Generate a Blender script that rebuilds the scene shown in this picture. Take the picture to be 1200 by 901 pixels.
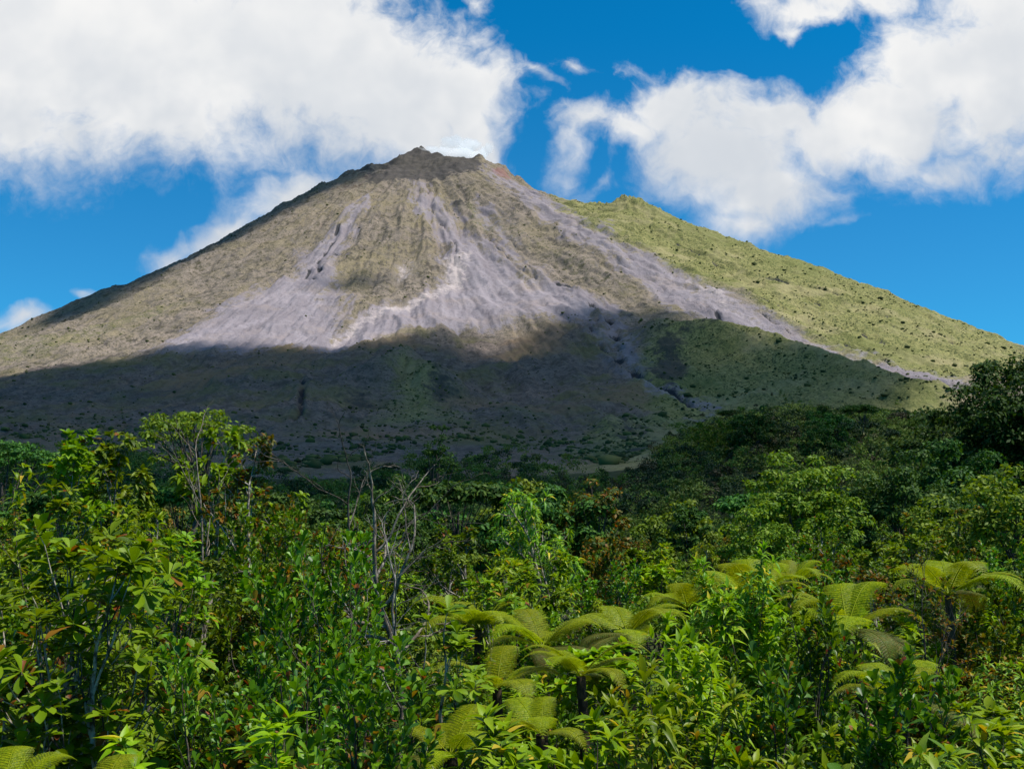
import bpy, random
import math, numpy as np
FPX = 1177.6; PITCH = math.atan((590-450.5)/FPX)
CP, SP = math.cos(PITCH), math.sin(PITCH)
def ray(px, py):
    cx = (np.asarray(px, float)-600)/FPX; cy = (450.5-np.asarray(py, float))/FPX
    return cx, CP-cy*SP, SP+cy*CP
def pix(x, y, z):
    f = y*CP+z*SP; c = z*CP-y*SP
    return 600+FPX*x/f, 450.5-FPX*c/f
def at(px, py, d):
    x, y, z = ray(px, py)
    return x/y*d, d, z/y*d
def hsh(ix, iy, seed):
    h = (ix.astype(np.int64)*374761393+iy.astype(np.int64)*668265263+seed*974711+1013904223) & 0xffffffff
    h = ((h ^ (h >> 13))*1274126177) & 0xffffffff
    h = ((h ^ (h >> 16))*2246822519) & 0xffffffff
    return (h ^ (h >> 15)) & 0xffffffff
def pn(x, y, seed=0):
    ix = np.floor(x); iy = np.floor(y); fx = x-ix; fy = y-iy
    u = fx*fx*fx*(fx*(fx*6-15)+10); v = fy*fy*fy*(fy*(fy*6-15)+10)
    def g(ax, ay):
        a = hsh(ix+ax, iy+ay, seed)*(2*math.pi/4294967296.0)
        return np.cos(a)*(fx-ax)+np.sin(a)*(fy-ay)
    a = g(0, 0); b = g(1, 0); c = g(0, 1); d = g(1, 1)
    return 1.45*((a+(b-a)*u)*(1-v)+(c+(d-c)*u)*v)
def fbm(x, y, o=4, seed=0, gain=.5):
    s = 0; a = 1; t = 0
    for i in range(o):
        s = s+a*pn(x*2**i+i*17.3, y*2**i-i*9.7, seed+i); t += a; a *= gain
    return s/t
def ridg(x, y, o=4, seed=0, gain=.5):
    s = 0; a = 1; t = 0
    for i in range(o):
        s = s+a*(1-2*np.abs(pn(x*2**i+i*7.1, y*2**i+i*3.3, seed+i))); t += a; a *= gain
    return s/t
def ss(a, b, x):
    t = np.clip((x-a)/(b-a), 0, 1); return t*t*(3-2*t)
def curve(xk, yk, x):
    xk = np.asarray(xk, float); yk = np.asarray(yk, float)
    m = np.gradient(yk, xk)
    i = np.clip(np.searchsorted(xk, x)-1, 0, len(xk)-2)
    h = xk[i+1]-xk[i]; t = np.clip((x-xk[i])/h, 0, 1)
    return ((1+2*t)*(1-t)**2*yk[i]+t*(1-t)**2*h*m[i]+t*t*(3-2*t)*yk[i+1]+t*t*(t-1)*h*m[i+1])
SY = 2800.0
SX, _, SZ = at(490, 184, SY)
RK = [0, 80, 200, 400, 600, 800, 1000, 1200, 1400, 1600, 1800, 2100, 2600, 3500, 9000]
FK = [SZ, 940, 866, 722, 578, 437, 327, 238, 165, 107, 68, 34, 8, -8, -8]
LK = list(FK); RKK = list(FK)
LK = [991.9, 958.8, 901.3, 766.7, 620.0, 501.2, 382.1, 283.0, 198.9, 129.2, 78.3, 32.5, 8.0, -8.0, -8.0]
RKK = [991.9, 974.8, 941.6, 817.6, 728.9, 671.2, 573.5, 478.8, 371.5, 260.6, 164.8, 73.3, 8.0, -8.0, -8.0]
def cone(x, y):
    dx = x-SX; dy = y-SY
    r = np.sqrt(dx*dx+dy*dy); s = dx/np.maximum(r, 1)
    wr = ss(.15, .95, s); wl = ss(.15, .95, -s)
    return curve(RK, FK, r)*(1-wr-wl)+curve(RK, LK, r)*wl+curve(RK, RKK, r)*wr
GK = [-9000, -60, 0, 30, 60, 100, 160, 250, 400, 600, 900]
GZ = [-7, -5.0, -4.5, -4.5, -5.2, -9, -12, -7, 8, 24, 50]
def base(x, y):
    g = curve(GK, GZ, np.clip(y, -8999, 899))
    z = g+(cone(x, y)-g)*ss(350, 850, y)
    z = z+24*ss(55, 165, x)*np.exp(-((y-585)/185)**2)*(1+.18*np.sin(x/37))
    z = z+16*np.exp(-((x-120)/70)**2-((y-330)/150)**2)
    z = z+7*np.exp(-((x-75)/35)**2-((y-95)/45)**2)
    return z
YM = np.concatenate([np.linspace(60, 700, 160), np.linspace(704, 3300, 650)])
def hit(px, py):
    cx, cy, cz = ray(px, py)
    h = base(cx/cy*YM, YM); zr = cz/cy*YM
    i = int(np.argmax(h >= zr)); 
    if h[i] < zr[i]: i = len(YM)-1
    return np.array([cx/cy*YM[i], YM[i]])
def hits(pts): return np.array([hit(*p) for p in pts])
def segd(x, y, P, closed=False):
    d = np.full(x.shape, 1e9); n = len(P)
    for i in range(n if closed else n-1):
        a = P[i]; b = P[(i+1) % n]; ab = b-a; L = max(ab@ab, 1e-9)
        t = np.clip(((x-a[0])*ab[0]+(y-a[1])*ab[1])/L, 0, 1)
        d = np.minimum(d, (x-a[0]-t*ab[0])**2+(y-a[1]-t*ab[1])**2)
    return np.sqrt(d)
def inside(x, y, P):
    c = np.zeros(x.shape, bool); n = len(P)
    for i in range(n):
        a = P[i]; b = P[(i+1) % n]
        if a[1] == b[1]: continue
        c ^= ((a[1] > y) != (b[1] > y)) & (x < (b[0]-a[0])*(y-a[1])/(b[1]-a[1])+a[0])
    return c
def sdf(x, y, P):
    d = segd(x, y, P, True); return np.where(inside(x, y, P), d, -d)

# ---- features of the volcano, traced as places on its slope
ASH = [([(686,360),(708,372),(724,392),(730,415),(744,440),(768,460),(802,474),(828,486),(815,494),(778,480),(743,460),(718,430),(704,405),(698,385)], .72),
       ([(497,222),(507,250),(520,275),(535,292),(560,298),(600,330),(650,350),(700,362),(722,375),(690,385),(620,382),(560,390),(500,394),(450,400),(400,412),(385,416),(392,398),(430,380),(480,365),(522,345),(535,320),(525,295),(505,265),(492,235)], 1.0),
       ([(430,240),(408,270),(396,300),(384,335),(396,360),(390,395),(380,416),(300,418),(190,421),(230,396),(280,365),(320,342),(360,318),(378,290),(405,262)], .95),
       ([(568,200),(620,226),(660,250),(710,285),(760,315),(810,338),(850,360),(900,378),(930,400),(880,402),(850,394),(800,366),(760,342),(700,308),(650,270),(600,232)], .8),
       ([(890,378),(930,394),(1000,420),(1060,446),(1115,460),(1115,469),(1040,461),(980,445),(925,416),(890,398)], .9),
       ([(478,215),(500,225),(540,270),(580,302),(630,340),(615,345),(560,312),(520,290)], .75),
       ([(560,240),(580,250),(625,330),(640,350),(600,330)], .68)]
PALE = [([(522,308),(552,303),(548,335),(522,357),(470,374),(420,390),(388,408),(384,399),(420,381),(480,358),(520,338)], 1.0),
        ([(455,318),(480,300),(492,312),(485,330),(462,340)], .8),
        ([(805,338),(832,346),(862,366),(850,370),(815,352)], .9),
        ([(310,362),(345,345),(330,356),(270,390),(262,388)], .7),
        ([(690,318),(725,322),(720,328),(695,326)], .5)]
VEG = [([(640,232),(700,250),(740,236),(800,262),(900,296),(1000,334),(1200,405),(1215,450),(1110,462),(1000,424),(930,388),(850,352),(760,312),(690,275),(650,250)], .82),
       ([(770,396),(850,394),(900,410),(960,433),(1110,474),(1130,530),(770,540),(752,440)], .95),
       ([(690,520),(760,500),(800,520),(790,560),(690,560)], .9),
       ([(430,455),(470,432),(540,470),(560,510),(420,520)], .55),
       ([(-60,412),(60,400),(130,380),(210,355),(250,360),(140,400),(60,430),(-60,440)], .35),
       ([(520,235),(565,240),(620,280),(600,300),(545,268)], .4),
       ([(600,260),(680,300),(760,345),(740,360),(660,330),(610,300)], .3)]
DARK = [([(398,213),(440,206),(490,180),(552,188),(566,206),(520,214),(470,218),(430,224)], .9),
        ([(525,238),(556,243),(548,256),(530,250)], .7),  # rock shadow under the small cliff, painted as a dark patch
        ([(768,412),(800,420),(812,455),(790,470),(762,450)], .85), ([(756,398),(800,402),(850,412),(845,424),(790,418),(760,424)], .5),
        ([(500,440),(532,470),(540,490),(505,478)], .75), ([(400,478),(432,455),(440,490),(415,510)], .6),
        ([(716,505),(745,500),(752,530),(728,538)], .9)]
RED = [([(572,200),(592,206),(604,216),(596,218),(580,210)], .75), ([(395,214),(440,212),(420,228),(385,232)], .35), ([(545,310),(575,330),(560,345),(545,330)], .25)]
SHADE_SOIL = [([(-80,446),(60,440),(200,420),(400,414),(560,398),(640,392),(700,384),(760,400),(780,450),(820,500),(740,560),(-80,600)], 1.0)]  # dark ground below the cloud-shadow edge, with that shade painted in
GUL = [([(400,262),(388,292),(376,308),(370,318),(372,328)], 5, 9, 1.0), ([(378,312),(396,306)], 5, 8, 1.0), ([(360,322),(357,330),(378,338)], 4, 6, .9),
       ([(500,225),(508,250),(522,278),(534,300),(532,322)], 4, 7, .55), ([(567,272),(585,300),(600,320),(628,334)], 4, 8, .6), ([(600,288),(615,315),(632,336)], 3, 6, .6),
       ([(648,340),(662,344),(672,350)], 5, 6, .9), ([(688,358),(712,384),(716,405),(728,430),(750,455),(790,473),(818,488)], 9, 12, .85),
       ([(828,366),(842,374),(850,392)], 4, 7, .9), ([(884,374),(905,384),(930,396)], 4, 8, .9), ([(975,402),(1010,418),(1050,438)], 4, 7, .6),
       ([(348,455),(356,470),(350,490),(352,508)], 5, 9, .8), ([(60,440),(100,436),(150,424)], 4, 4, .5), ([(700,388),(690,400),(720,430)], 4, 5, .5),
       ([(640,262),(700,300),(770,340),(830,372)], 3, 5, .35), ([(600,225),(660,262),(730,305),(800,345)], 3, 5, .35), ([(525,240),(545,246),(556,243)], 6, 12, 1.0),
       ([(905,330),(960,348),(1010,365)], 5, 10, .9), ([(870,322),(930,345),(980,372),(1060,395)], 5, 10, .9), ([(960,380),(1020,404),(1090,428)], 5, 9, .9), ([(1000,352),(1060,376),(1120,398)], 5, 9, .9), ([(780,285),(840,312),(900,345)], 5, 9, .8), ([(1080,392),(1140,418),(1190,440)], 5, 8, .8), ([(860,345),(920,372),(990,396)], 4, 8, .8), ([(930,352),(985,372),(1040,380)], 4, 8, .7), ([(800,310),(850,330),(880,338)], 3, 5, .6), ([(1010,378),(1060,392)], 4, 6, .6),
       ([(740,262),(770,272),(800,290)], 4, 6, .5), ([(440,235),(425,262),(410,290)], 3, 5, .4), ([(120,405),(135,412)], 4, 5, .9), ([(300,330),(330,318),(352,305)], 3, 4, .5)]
HILL = [([(440,462),(478,448),(510,466)], 42, 40), ([(776,410),(840,416),(900,432),(960,454),(1020,473),(1090,490)], 50, 38), ([(715,520),(750,512)], 22, 12), ([(380,470),(350,500)], 40, 12), ([(560,490),(620,505)], 40, 8),
        ([(520,246),(548,246)], 18, 12), ([(640,250),(760,300),(880,355)], 22, 5)]
for L_ in (ASH, PALE, VEG, DARK, RED, SHADE_SOIL, GUL, HILL):
    for i in range(len(L_)): L_[i] = (hits(L_[i][0]),)+tuple(L_[i][1:])
YR = np.linspace(1500, 3300, 400)
def crest(px):
    cx = (px-600)/FPX; x = cx*YR
    for _ in range(3): x = cx*(YR*CP+base(x, YR)*SP)
    i = int(np.argmax(base(x, YR)/YR)); return np.array([x[i], YR[i]])
TOR = [(crest(p), h, w) for p, h, w in ((738, 23, 34), (764, 15, 38), (722, 9, 34), (700, 4, 40), (491, 18, 34), (468, 9, 22), (407, 11, 26), (432, 9, 18), (512, 7, 14), (530, 6, 12), (563, 13, 14), (590, 10, 20), (610, 7, 14), (546, -12, 12), (375, 6, 20), (330, 6, 26), (290, 6, 18), (245, 8, 22), (190, 7, 24), (120, 7, 26))]
def height(x, y, detail=True):
    z = base(x, y)
    fm = ss(640, 1000, y); f2 = ss(380, 560, y)*(1-fm)
    dx = x-SX; dy = y-SY; r = np.sqrt(dx*dx+dy*dy)+1; a = np.arctan2(dx, -dy)
    for P, w, h in HILL:
        z = z+h*np.exp(-(segd(x, y, P)/w)**2)
    if not detail: return z
    wx = 22*fbm(x/120, y/120, 3, 5); wy = 22*fbm(x/120, y/120, 3, 9)
    for P, w, h, _ in GUL:
        d = segd(x+wx*.7, y+wy*.7, P); br = .25+.75*ss(-.25, .25, fbm(x/38, y/38, 3, 13)); w = w*.8
        z = z-br*h*np.exp(-(d/w)**2)+.3*br*h*np.exp(-((d-1.8*w)/w)**2)
    top = ss(80, 250, r)
    low = ss(900, 1500, r)
    a0 = a+.008*fbm(x/90, y/90, 3, 25); a = a+.10*fbm(x/260, y/260, 3, 23)
    z = z+fm*top*(19*ridg(a*8, np.log(r)*1.6, 4, 21, .55)*ss(0, 500, r)*(1-.45*low)+5.5*ridg(a0*34, np.log(r)*2.5, 3, 33)*ss(0, 500, r)+2.6*ridg(a0*100, np.log(r)*9, 3, 35)*ss(100, 700, r))
    z = z+fm*(16*fbm(x/210, y/210, 3, 41)*top+7*fbm(x/60, y/60, 4, 43, .6)+1.8*ridg(x/17, y/17, 3, 47)+.9*fbm(x/5, y/5, 2, 48))
    z = z+f2*(3.5*fbm(x/48, y/48, 4, 43, .6)+1.4*ridg(x/15, y/15, 3, 47)-.5)
    # broken rock at the crest and the old crater shoulder on the right
    z = z+(1-ss(120, 330, r))*(14*ridg(x/60, y/60, 4, 51)+5*fbm(x/14, y/14, 3, 53)-4)
    for (tx, ty), h, w in TOR:
        z = z+(h+.7*abs(h)*ridg(x/20, y/20, 3, 61))*np.exp(-((x-tx)**2+((y-ty)*.55)**2)/w**2)
    rf = ss(150, 500, dx)*fm
    z = z+rf*11*np.maximum(0, fbm(x/34, y/34, 4, 71))
    return z

for o in list(bpy.data.objects): bpy.data.objects.remove(o)
sc = bpy.context.scene; COL = sc.collection
def mesh(name, V, F, mat, attrs=None, smooth=True, parent=None, link=True, mi=None):
    """F: (n,4) or (n,3) index array"""
    m = bpy.data.meshes.new(name); V = np.asarray(V, np.float32)
    Fs = F if isinstance(F, list) else [F]
    Fs = [np.asarray(f, np.int32) for f in Fs if len(f)]
    m.vertices.add(len(V)); m.vertices.foreach_set('co', V.ravel())
    idx = np.concatenate([f.ravel() for f in Fs]); cnt = np.concatenate([np.full(len(f), f.shape[1], np.int32) for f in Fs])
    m.loops.add(len(idx)); m.loops.foreach_set('vertex_index', idx)
    m.polygons.add(len(cnt)); st = np.concatenate([[0], np.cumsum(cnt)[:-1]]).astype(np.int32)
    m.polygons.foreach_set('loop_start', st); m.polygons.foreach_set('loop_total', cnt)
    if smooth: m.polygons.foreach_set('use_smooth', np.ones(len(cnt), bool))
    for mt in (mat if isinstance(mat, (list, tuple)) else [mat]):
        if mt: m.materials.append(mt)
    if mi is not None: m.polygons.foreach_set('material_index', np.asarray(mi, np.int32))
    for k, v in (attrs or {}).items():
        v = np.asarray(v, np.float32)
        if v.ndim == 1: at_ = m.attributes.new(k, 'FLOAT', 'POINT'); at_.data.foreach_set('value', v)
        else: at_ = m.attributes.new(k, 'FLOAT_COLOR', 'POINT'); at_.data.foreach_set('color', v.ravel())
    m.update(calc_edges=True)
    o = bpy.data.objects.new(name, m)
    if link: COL.objects.link(o)
    if parent: o.parent = parent
    return o
def tag(o, label=None, cat=None, group=None, kind=None):
    if label: o['label'] = label
    if cat: o['category'] = cat
    if group: o['group'] = group
    if kind: o['kind'] = kind
    return o
class NT:
    def __init__(s, nt): s.nt = nt; nt.nodes.clear()
    def n(s, t, ins=None, **kw):
        x = s.nt.nodes.new(t)
        for k, v in kw.items(): setattr(x, k, v)
        for k, v in (ins or {}).items(): s.set(x.inputs[k], v)
        return x
    def set(s, i, v):
        if isinstance(v, bpy.types.NodeSocket): s.nt.links.new(v, i)
        else:
            try: i.default_value = v
            except Exception: i.default_value = tuple(v)+(1,)
    def m(s, op, a, b=0.0, c=None, clamp=False):
        x = s.n('ShaderNodeMath', {0: a, 1: b}, operation=op, use_clamp=clamp)
        if c is not None: s.set(x.inputs[2], c)
        return x.outputs[0]
    def vm(s, op, a, b=(0, 0, 0)):
        x = s.n('ShaderNodeVectorMath', {0: a, 1: b}, operation=op); return x.outputs['Value'] if op in ('LENGTH', 'DOT_PRODUCT', 'DISTANCE') else x.outputs[0]
    def mix(s, f, a, b, bt='MIX'):
        x = s.n('ShaderNodeMix', data_type='RGBA', blend_type=bt); s.set(x.inputs[0], f)
        for i, v in ((6, a), (7, b)): s.set(x.inputs[i], v if isinstance(v, bpy.types.NodeSocket) or len(v) == 4 else tuple(v)+(1,))
        return x.outputs[2]
    def noise(s, vec, scale, det=4, rough=.55, dist=0, out=0):
        return s.n('ShaderNodeTexNoise', {'Vector': vec, 'Scale': scale, 'Detail': det, 'Roughness': rough, 'Distortion': dist}).outputs[out]
    def sstep(s, x, a, b):
        r = s.n('ShaderNodeMapRange', {0: x, 1: a, 2: b, 3: 0.0, 4: 1.0}, interpolation_type='SMOOTHSTEP'); return r.outputs[0]
    def attr(s, name):
        x = s.n('ShaderNodeAttribute', attribute_name=name); return x
def newmat(name):
    m = bpy.data.materials.new(name); m.use_nodes = True; t = NT(m.node_tree)
    o = t.n('ShaderNodeOutputMaterial'); return m, t, o

# ---------------- camera
cam = bpy.data.cameras.new('camera'); co = bpy.data.objects.new('camera', cam); COL.objects.link(co)
cam.sensor_width = 36; cam.lens = 36*FPX/1200; cam.clip_end = 60000; cam.clip_start = .1
co.location = (0, 0, 0); co.rotation_euler = (math.pi/2+PITCH, 0, 0); sc.camera = co

# ---------------- sun and sky
SUN = np.array([.42, -.12, .90]); SUN /= np.linalg.norm(SUN)
EL = math.asin(SUN[2]); AZ = math.atan2(SUN[0], SUN[1])
li = bpy.data.lights.new('sun', 'SUN'); li.energy = 5.0; li.angle = math.radians(1.6); li.color = (1, .955, .88)
lo = bpy.data.objects.new('sun', li); COL.objects.link(lo)
lo.rotation_euler = (math.pi/2-EL, 0, math.pi-AZ)
CL = [  # cloud banks low in the sky: centre px, radii px, roll, weight
 (90,40,360,165,0,1),(330,60,200,130,.1,1),(455,100,130,85,.25,1),(545,122,72,55,0,1),(180,135,240,85,0,.8),(560,160,40,45,0,.9),(530,168,62,34,0,.9),(470,150,120,60,0,.9),(20,130,120,100,0,.8),
 (335,224,92,38,-.42,1),(265,265,60,24,-.5,.85),(198,293,44,20,-.4,.7),(105,347,18,9,0,.6),(22,378,30,19,-.2,.8),
 (848,180,105,80,.1,1),(795,125,62,42,.2,.9),(900,225,95,55,0,1),(745,150,70,26,.15,.7),(690,140,48,22,-.3,.5),(664,185,22,55,.2,.5),(965,160,90,62,0,.9),(880,130,80,45,0,.9),
 (1050,150,120,75,0,.9),(1165,90,125,120,0,1),(1100,85,80,75,0,.9),(1100,200,85,36,0,.55),(1200,180,120,50,0,.6),(860,262,60,30,.2,.8),(990,262,32,9,-.3,.35),
 (960,8,75,24,0,.7),(935,28,24,24,0,.6),(1010,-4,80,22,0,.7),(738,84,34,18,0,.32),(672,84,30,13,0,.28),(565,6,16,15,.4,.3),(628,95,30,8,.6,.25),(700,205,60,9,-.8,.22),(1180,-20,110,60,0,1)]
def build_world():
    w = bpy.data.worlds.new('World'); sc.world = w; w.use_nodes = True
    g = bpy.data.node_groups.new('CloudField', 'ShaderNodeTree')
    g.interface.new_socket('P', in_out='INPUT', socket_type='NodeSocketVector'); g.interface.new_socket('F', in_out='OUTPUT', socket_type='NodeSocketFloat')
    t = NT(g); gi = t.n('NodeGroupInput'); go = t.n('NodeGroupOutput'); P = gi.outputs[0]
    def warp(p, sc_, amp, det):
        n = t.noise(p, sc_, det, .55, 0, 1); d = t.vm('SUBTRACT', n, (.5, .5, .5))
        return t.vm('ADD', p, t.vm('MULTIPLY', d, (amp, amp, 0)))
    Q = warp(warp(P, 9, .075, 2), 30, .03, 3)
    f = None
    for cx, cy, rx, ry, ro, wt in CL:
        a, b, c = ray(cx, cy); 
        mp = t.n('ShaderNodeMapping', {'Vector': Q, 'Location': (a/b, c/b, 0), 'Rotation': (0, 0, -ro), 'Scale': (rx*1.25/FPX, ry*1.25/FPX, 1)}, vector_type='TEXTURE')
        k = t.m('MULTIPLY', t.m('SUBTRACT', 1.0, t.vm('LENGTH', mp.outputs[0])), wt)
        f = k if f is None else t.m('SMOOTH_MAX', f, k, .18)
    ps = t.n('ShaderNodeSeparateXYZ', {0: P}); up = t.m('MAXIMUM', t.sstep(ps.outputs[1], .56, .9), t.m('MULTIPLY', ps.outputs[2], .25))   # unseen broken cloud overhead and behind, added to neutralise the ambient light
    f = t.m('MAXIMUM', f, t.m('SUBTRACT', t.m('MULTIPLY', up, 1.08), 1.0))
    n1 = t.noise(P, 14, 7, .6, .15); n2 = t.noise(Q, 55, 4, .6, .2)
    f = t.m('ADD', f, t.m('MULTIPLY', t.m('SUBTRACT', n1, .5), .95)); f = t.m('ADD', f, t.m('MULTIPLY', t.m('SUBTRACT', n2, .5), .42))
    t.nt.links.new(f, go.inputs[0])
    t = NT(w.node_tree); out = t.n('ShaderNodeOutputWorld')
    tc = t.n('ShaderNodeTexCoord'); sx = t.n('ShaderNodeSeparateXYZ', {0: tc.outputs['Generated']})
    yy = t.m('MAXIMUM', t.m('ABSOLUTE', sx.outputs[1]), .02)
    P = t.n('ShaderNodeCombineXYZ', {0: t.m('DIVIDE', sx.outputs[0], yy), 1: t.m('DIVIDE', sx.outputs[2], yy), 2: t.m('MULTIPLY', t.m('LESS_THAN', sx.outputs[1], 0.0), 3.7)}).outputs[0]
    def F(p):
        x = t.n('ShaderNodeGroup'); x.node_tree = g; t.set(x.inputs[0], p); return x.outputs[0]
    f0 = F(P); g0 = t.noise(P, 10, 3, .5, .1); g1 = t.noise(t.vm('ADD', P, (.028, .042, 0)), 10, 3, .5, .1)
    vz = t.n('ShaderNodeSeparateXYZ', {0: P}).outputs[1]
    lowb = t.sstep(vz, .44, .28)
    dens = t.n('ShaderNodeMapRange', {0: f0, 1: .0, 2: t.m('ADD', .52, t.m('MULTIPLY', lowb, .4)), 3: 0.0, 4: 1.0}, interpolation_type='SMOOTHSTEP').outputs[0]
    thick = t.sstep(f0, .12, .85)
    shade = t.sstep(t.m('SUBTRACT', g1, g0), -.26, .26)   # rises where the cloud grows thicker towards the sun
    big = t.sstep(t.noise(P, 6.5, 4, .55), .34, .62)
    base_ = t.sstep(vz, .56, .27)
    dk = t.m('ADD', t.m('MULTIPLY', t.m('MULTIPLY', shade, thick), .24), t.m('MULTIPLY', t.m('MULTIPLY', big, t.m('ADD', .18, base_)), .62))
    dk = t.m('SMOOTH_MIN', dk, .6, .5)
    ccol = t.mix(dk, (7.0, 6.97, 6.9), (3.3, 3.85, 4.6))
    sky = t.n('ShaderNodeTexSky', sky_type='NISHITA'); sky.sun_disc = False; sky.sun_elevation = EL; sky.sun_rotation = AZ; sky.altitude = 600; sky.air_density = 1.0; sky.dust_density = .25; sky.ozone_density = 2.5
    scol = t.mix(1.0, sky.outputs[0], t.mix(t.sstep(vz, .22, .52), SKYTINT, (.012, .71, 1.03)), 'MULTIPLY')
    ccol = t.mix(t.sstep(vz, .62, 1.0), ccol, (2.4, 2.45, 2.5))          # unseen overhead cloud greyed to lower the ambient light
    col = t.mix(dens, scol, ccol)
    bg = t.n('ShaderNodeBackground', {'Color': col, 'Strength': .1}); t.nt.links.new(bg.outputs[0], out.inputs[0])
    w.cycles.sampling_method = 'NONE'
SKYTINT = (.13, .70, .98)
build_world()
sc.view_settings.view_transform = 'Standard'; sc.view_settings.look = 'None'; sc.view_settings.gamma = 1; sc.view_settings.exposure = .42
# ---------------- terrain
def mat_mountain():
    m, t, o = newmat('mountain_slope')
    tc = t.n('ShaderNodeTexCoord').outputs['Object']
    za = t.n('ShaderNodeSeparateColor', {0: t.attr('zone_a').outputs['Color']}); zb = t.n('ShaderNodeSeparateColor', {0: t.attr('zone_b').outputs['Color']})
    ash, veg, dark = za.outputs; red, gul, shade_soil = zb.outputs
    pale = t.attr('zone_a').outputs['Alpha']; 
    n1 = t.noise(tc, .012, 8, .62); n2 = t.noise(tc, .06, 7, .68); n3 = t.noise(tc, .28, 4, .65); n4 = t.noise(tc, .004, 5, .6)
    streak = t.noise(t.attr('flow').outputs['Vector'], 1.0, 5, .6)
    c = t.mix(t.sstep(n1, .36, .64), (.225, .182, .148), (.195, .16, .112))
    c = t.mix(t.sstep(n2, .46, .66), c, (.075, .066, .042))
    c = t.mix(t.m('MULTIPLY', t.sstep(n4, .48, .66), .7), c, (.21, .172, .10))
    c = t.mix(t.m('MULTIPLY', t.sstep(streak, .5, .75), .3), c, (.20, .165, .15))
    c = t.mix(t.m('MULTIPLY', t.sstep(n3, .5, .66), .85), c, (.05, .048, .03))
    rill = t.m('ABSOLUTE', t.m('SUBTRACT', t.noise(t.vm('MULTIPLY', t.attr('flow').outputs['Vector'], (.8, .22, 1)), 1.0, 5, .62), .5))
    c = t.mix(t.m('MULTIPLY', t.m('MULTIPLY', t.sstep(rill, .035, .0), t.sstep(n2, .42, .58)), .8), c, (.06, .052, .045))
    c = t.mix(t.m('MULTIPLY', t.sstep(t.m('ABSOLUTE', t.m('SUBTRACT', n1, .5)), .03, .0), .5), c, (.14, .118, .105))
    # dark lower ground, cloud shade mixed into its colour
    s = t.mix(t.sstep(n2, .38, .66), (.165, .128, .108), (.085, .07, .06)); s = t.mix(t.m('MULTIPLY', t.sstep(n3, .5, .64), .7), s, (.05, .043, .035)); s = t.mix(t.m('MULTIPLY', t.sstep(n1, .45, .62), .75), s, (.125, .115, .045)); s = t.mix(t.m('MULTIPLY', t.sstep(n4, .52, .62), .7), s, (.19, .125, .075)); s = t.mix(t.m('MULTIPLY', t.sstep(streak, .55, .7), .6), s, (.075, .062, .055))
    c = t.mix(t.m('MULTIPLY', shade_soil, .85), c, s)
    # green flank
    g = t.mix(t.sstep(n2, .35, .62), (.25, .23, .092), (.165, .165, .058)); g = t.mix(t.sstep(n3, .47, .62), g, (.065, .075, .03)); g = t.mix(t.m('MULTIPLY', t.sstep(n1, .48, .66), .75), g, (.27, .235, .12)); g = t.mix(t.m('MULTIPLY', t.sstep(n4, .5, .62), .6), g, (.13, .14, .045))
    c = t.mix(t.sstep(t.m('ADD', veg, t.m('MULTIPLY', t.m('SUBTRACT', n2, .5), .8)), .2, .7), c, g)
    # ash
    a = t.mix(t.sstep(streak, .32, .68), (.265, .235, .255), (.185, .162, .178)); a = t.mix(t.m('MULTIPLY', t.sstep(n3, .5, .7), .55), a, (.15, .125, .125))
    a = t.mix(t.m('MULTIPLY', t.sstep(n1, .5, .68), .5), a, (.27, .215, .19))
    e = t.m('ADD', ash, t.m('ADD', t.m('MULTIPLY', t.m('SUBTRACT', streak, .5), 1.3), t.m('MULTIPLY', t.m('SUBTRACT', n2, .5), .95)))
    c = t.mix(t.m('MULTIPLY', t.sstep(e, .25, .54), .94), c, a)
    ep = t.m('ADD', pale, t.m('MULTIPLY', t.m('SUBTRACT', n2, .5), 1.7)); ep = t.m('ADD', ep, t.m('MULTIPLY', t.m('SUBTRACT', n3, .5), .9))
    c = t.mix(t.m('MULTIPLY', t.sstep(ep, .45, 1.0), .85), c, (.40, .34, .32))
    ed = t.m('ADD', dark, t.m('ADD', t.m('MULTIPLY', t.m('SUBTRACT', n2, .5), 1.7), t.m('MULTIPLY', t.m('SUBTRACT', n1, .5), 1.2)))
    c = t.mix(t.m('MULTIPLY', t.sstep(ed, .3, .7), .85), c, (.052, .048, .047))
    c = t.mix(t.m('MULTIPLY', t.sstep(t.m('ADD', red, t.m('MULTIPLY', t.m('SUBTRACT', n2, .5), 1.0)), .3, .8), .7), c, (.21, .10, .085))
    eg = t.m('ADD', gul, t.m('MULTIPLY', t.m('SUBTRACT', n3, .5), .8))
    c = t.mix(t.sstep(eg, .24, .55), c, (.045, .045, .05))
    b = t.n('ShaderNodeBsdfPrincipled', {'Base Color': c, 'Roughness': .95, 'Specular IOR Level': .1})
    bh = t.m('ADD', t.m('MULTIPLY', n2, 3.0), t.m('MULTIPLY', n3, 1.4))
    bp = t.n('ShaderNodeBump', {'Strength': .8, 'Distance': 1.6, 'Height': bh}); t.nt.links.new(bp.outputs[0], b.inputs['Normal'])
    t.nt.links.new(b.outputs[0], o.inputs[0]); return m
def grid_faces(nr, nc):
    i = np.arange(nr-1)[:, None]*nc+np.arange(nc-1)[None]
    return np.stack([i, i+1, i+nc+1, i+nc], -1).reshape(-1, 4)
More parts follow.
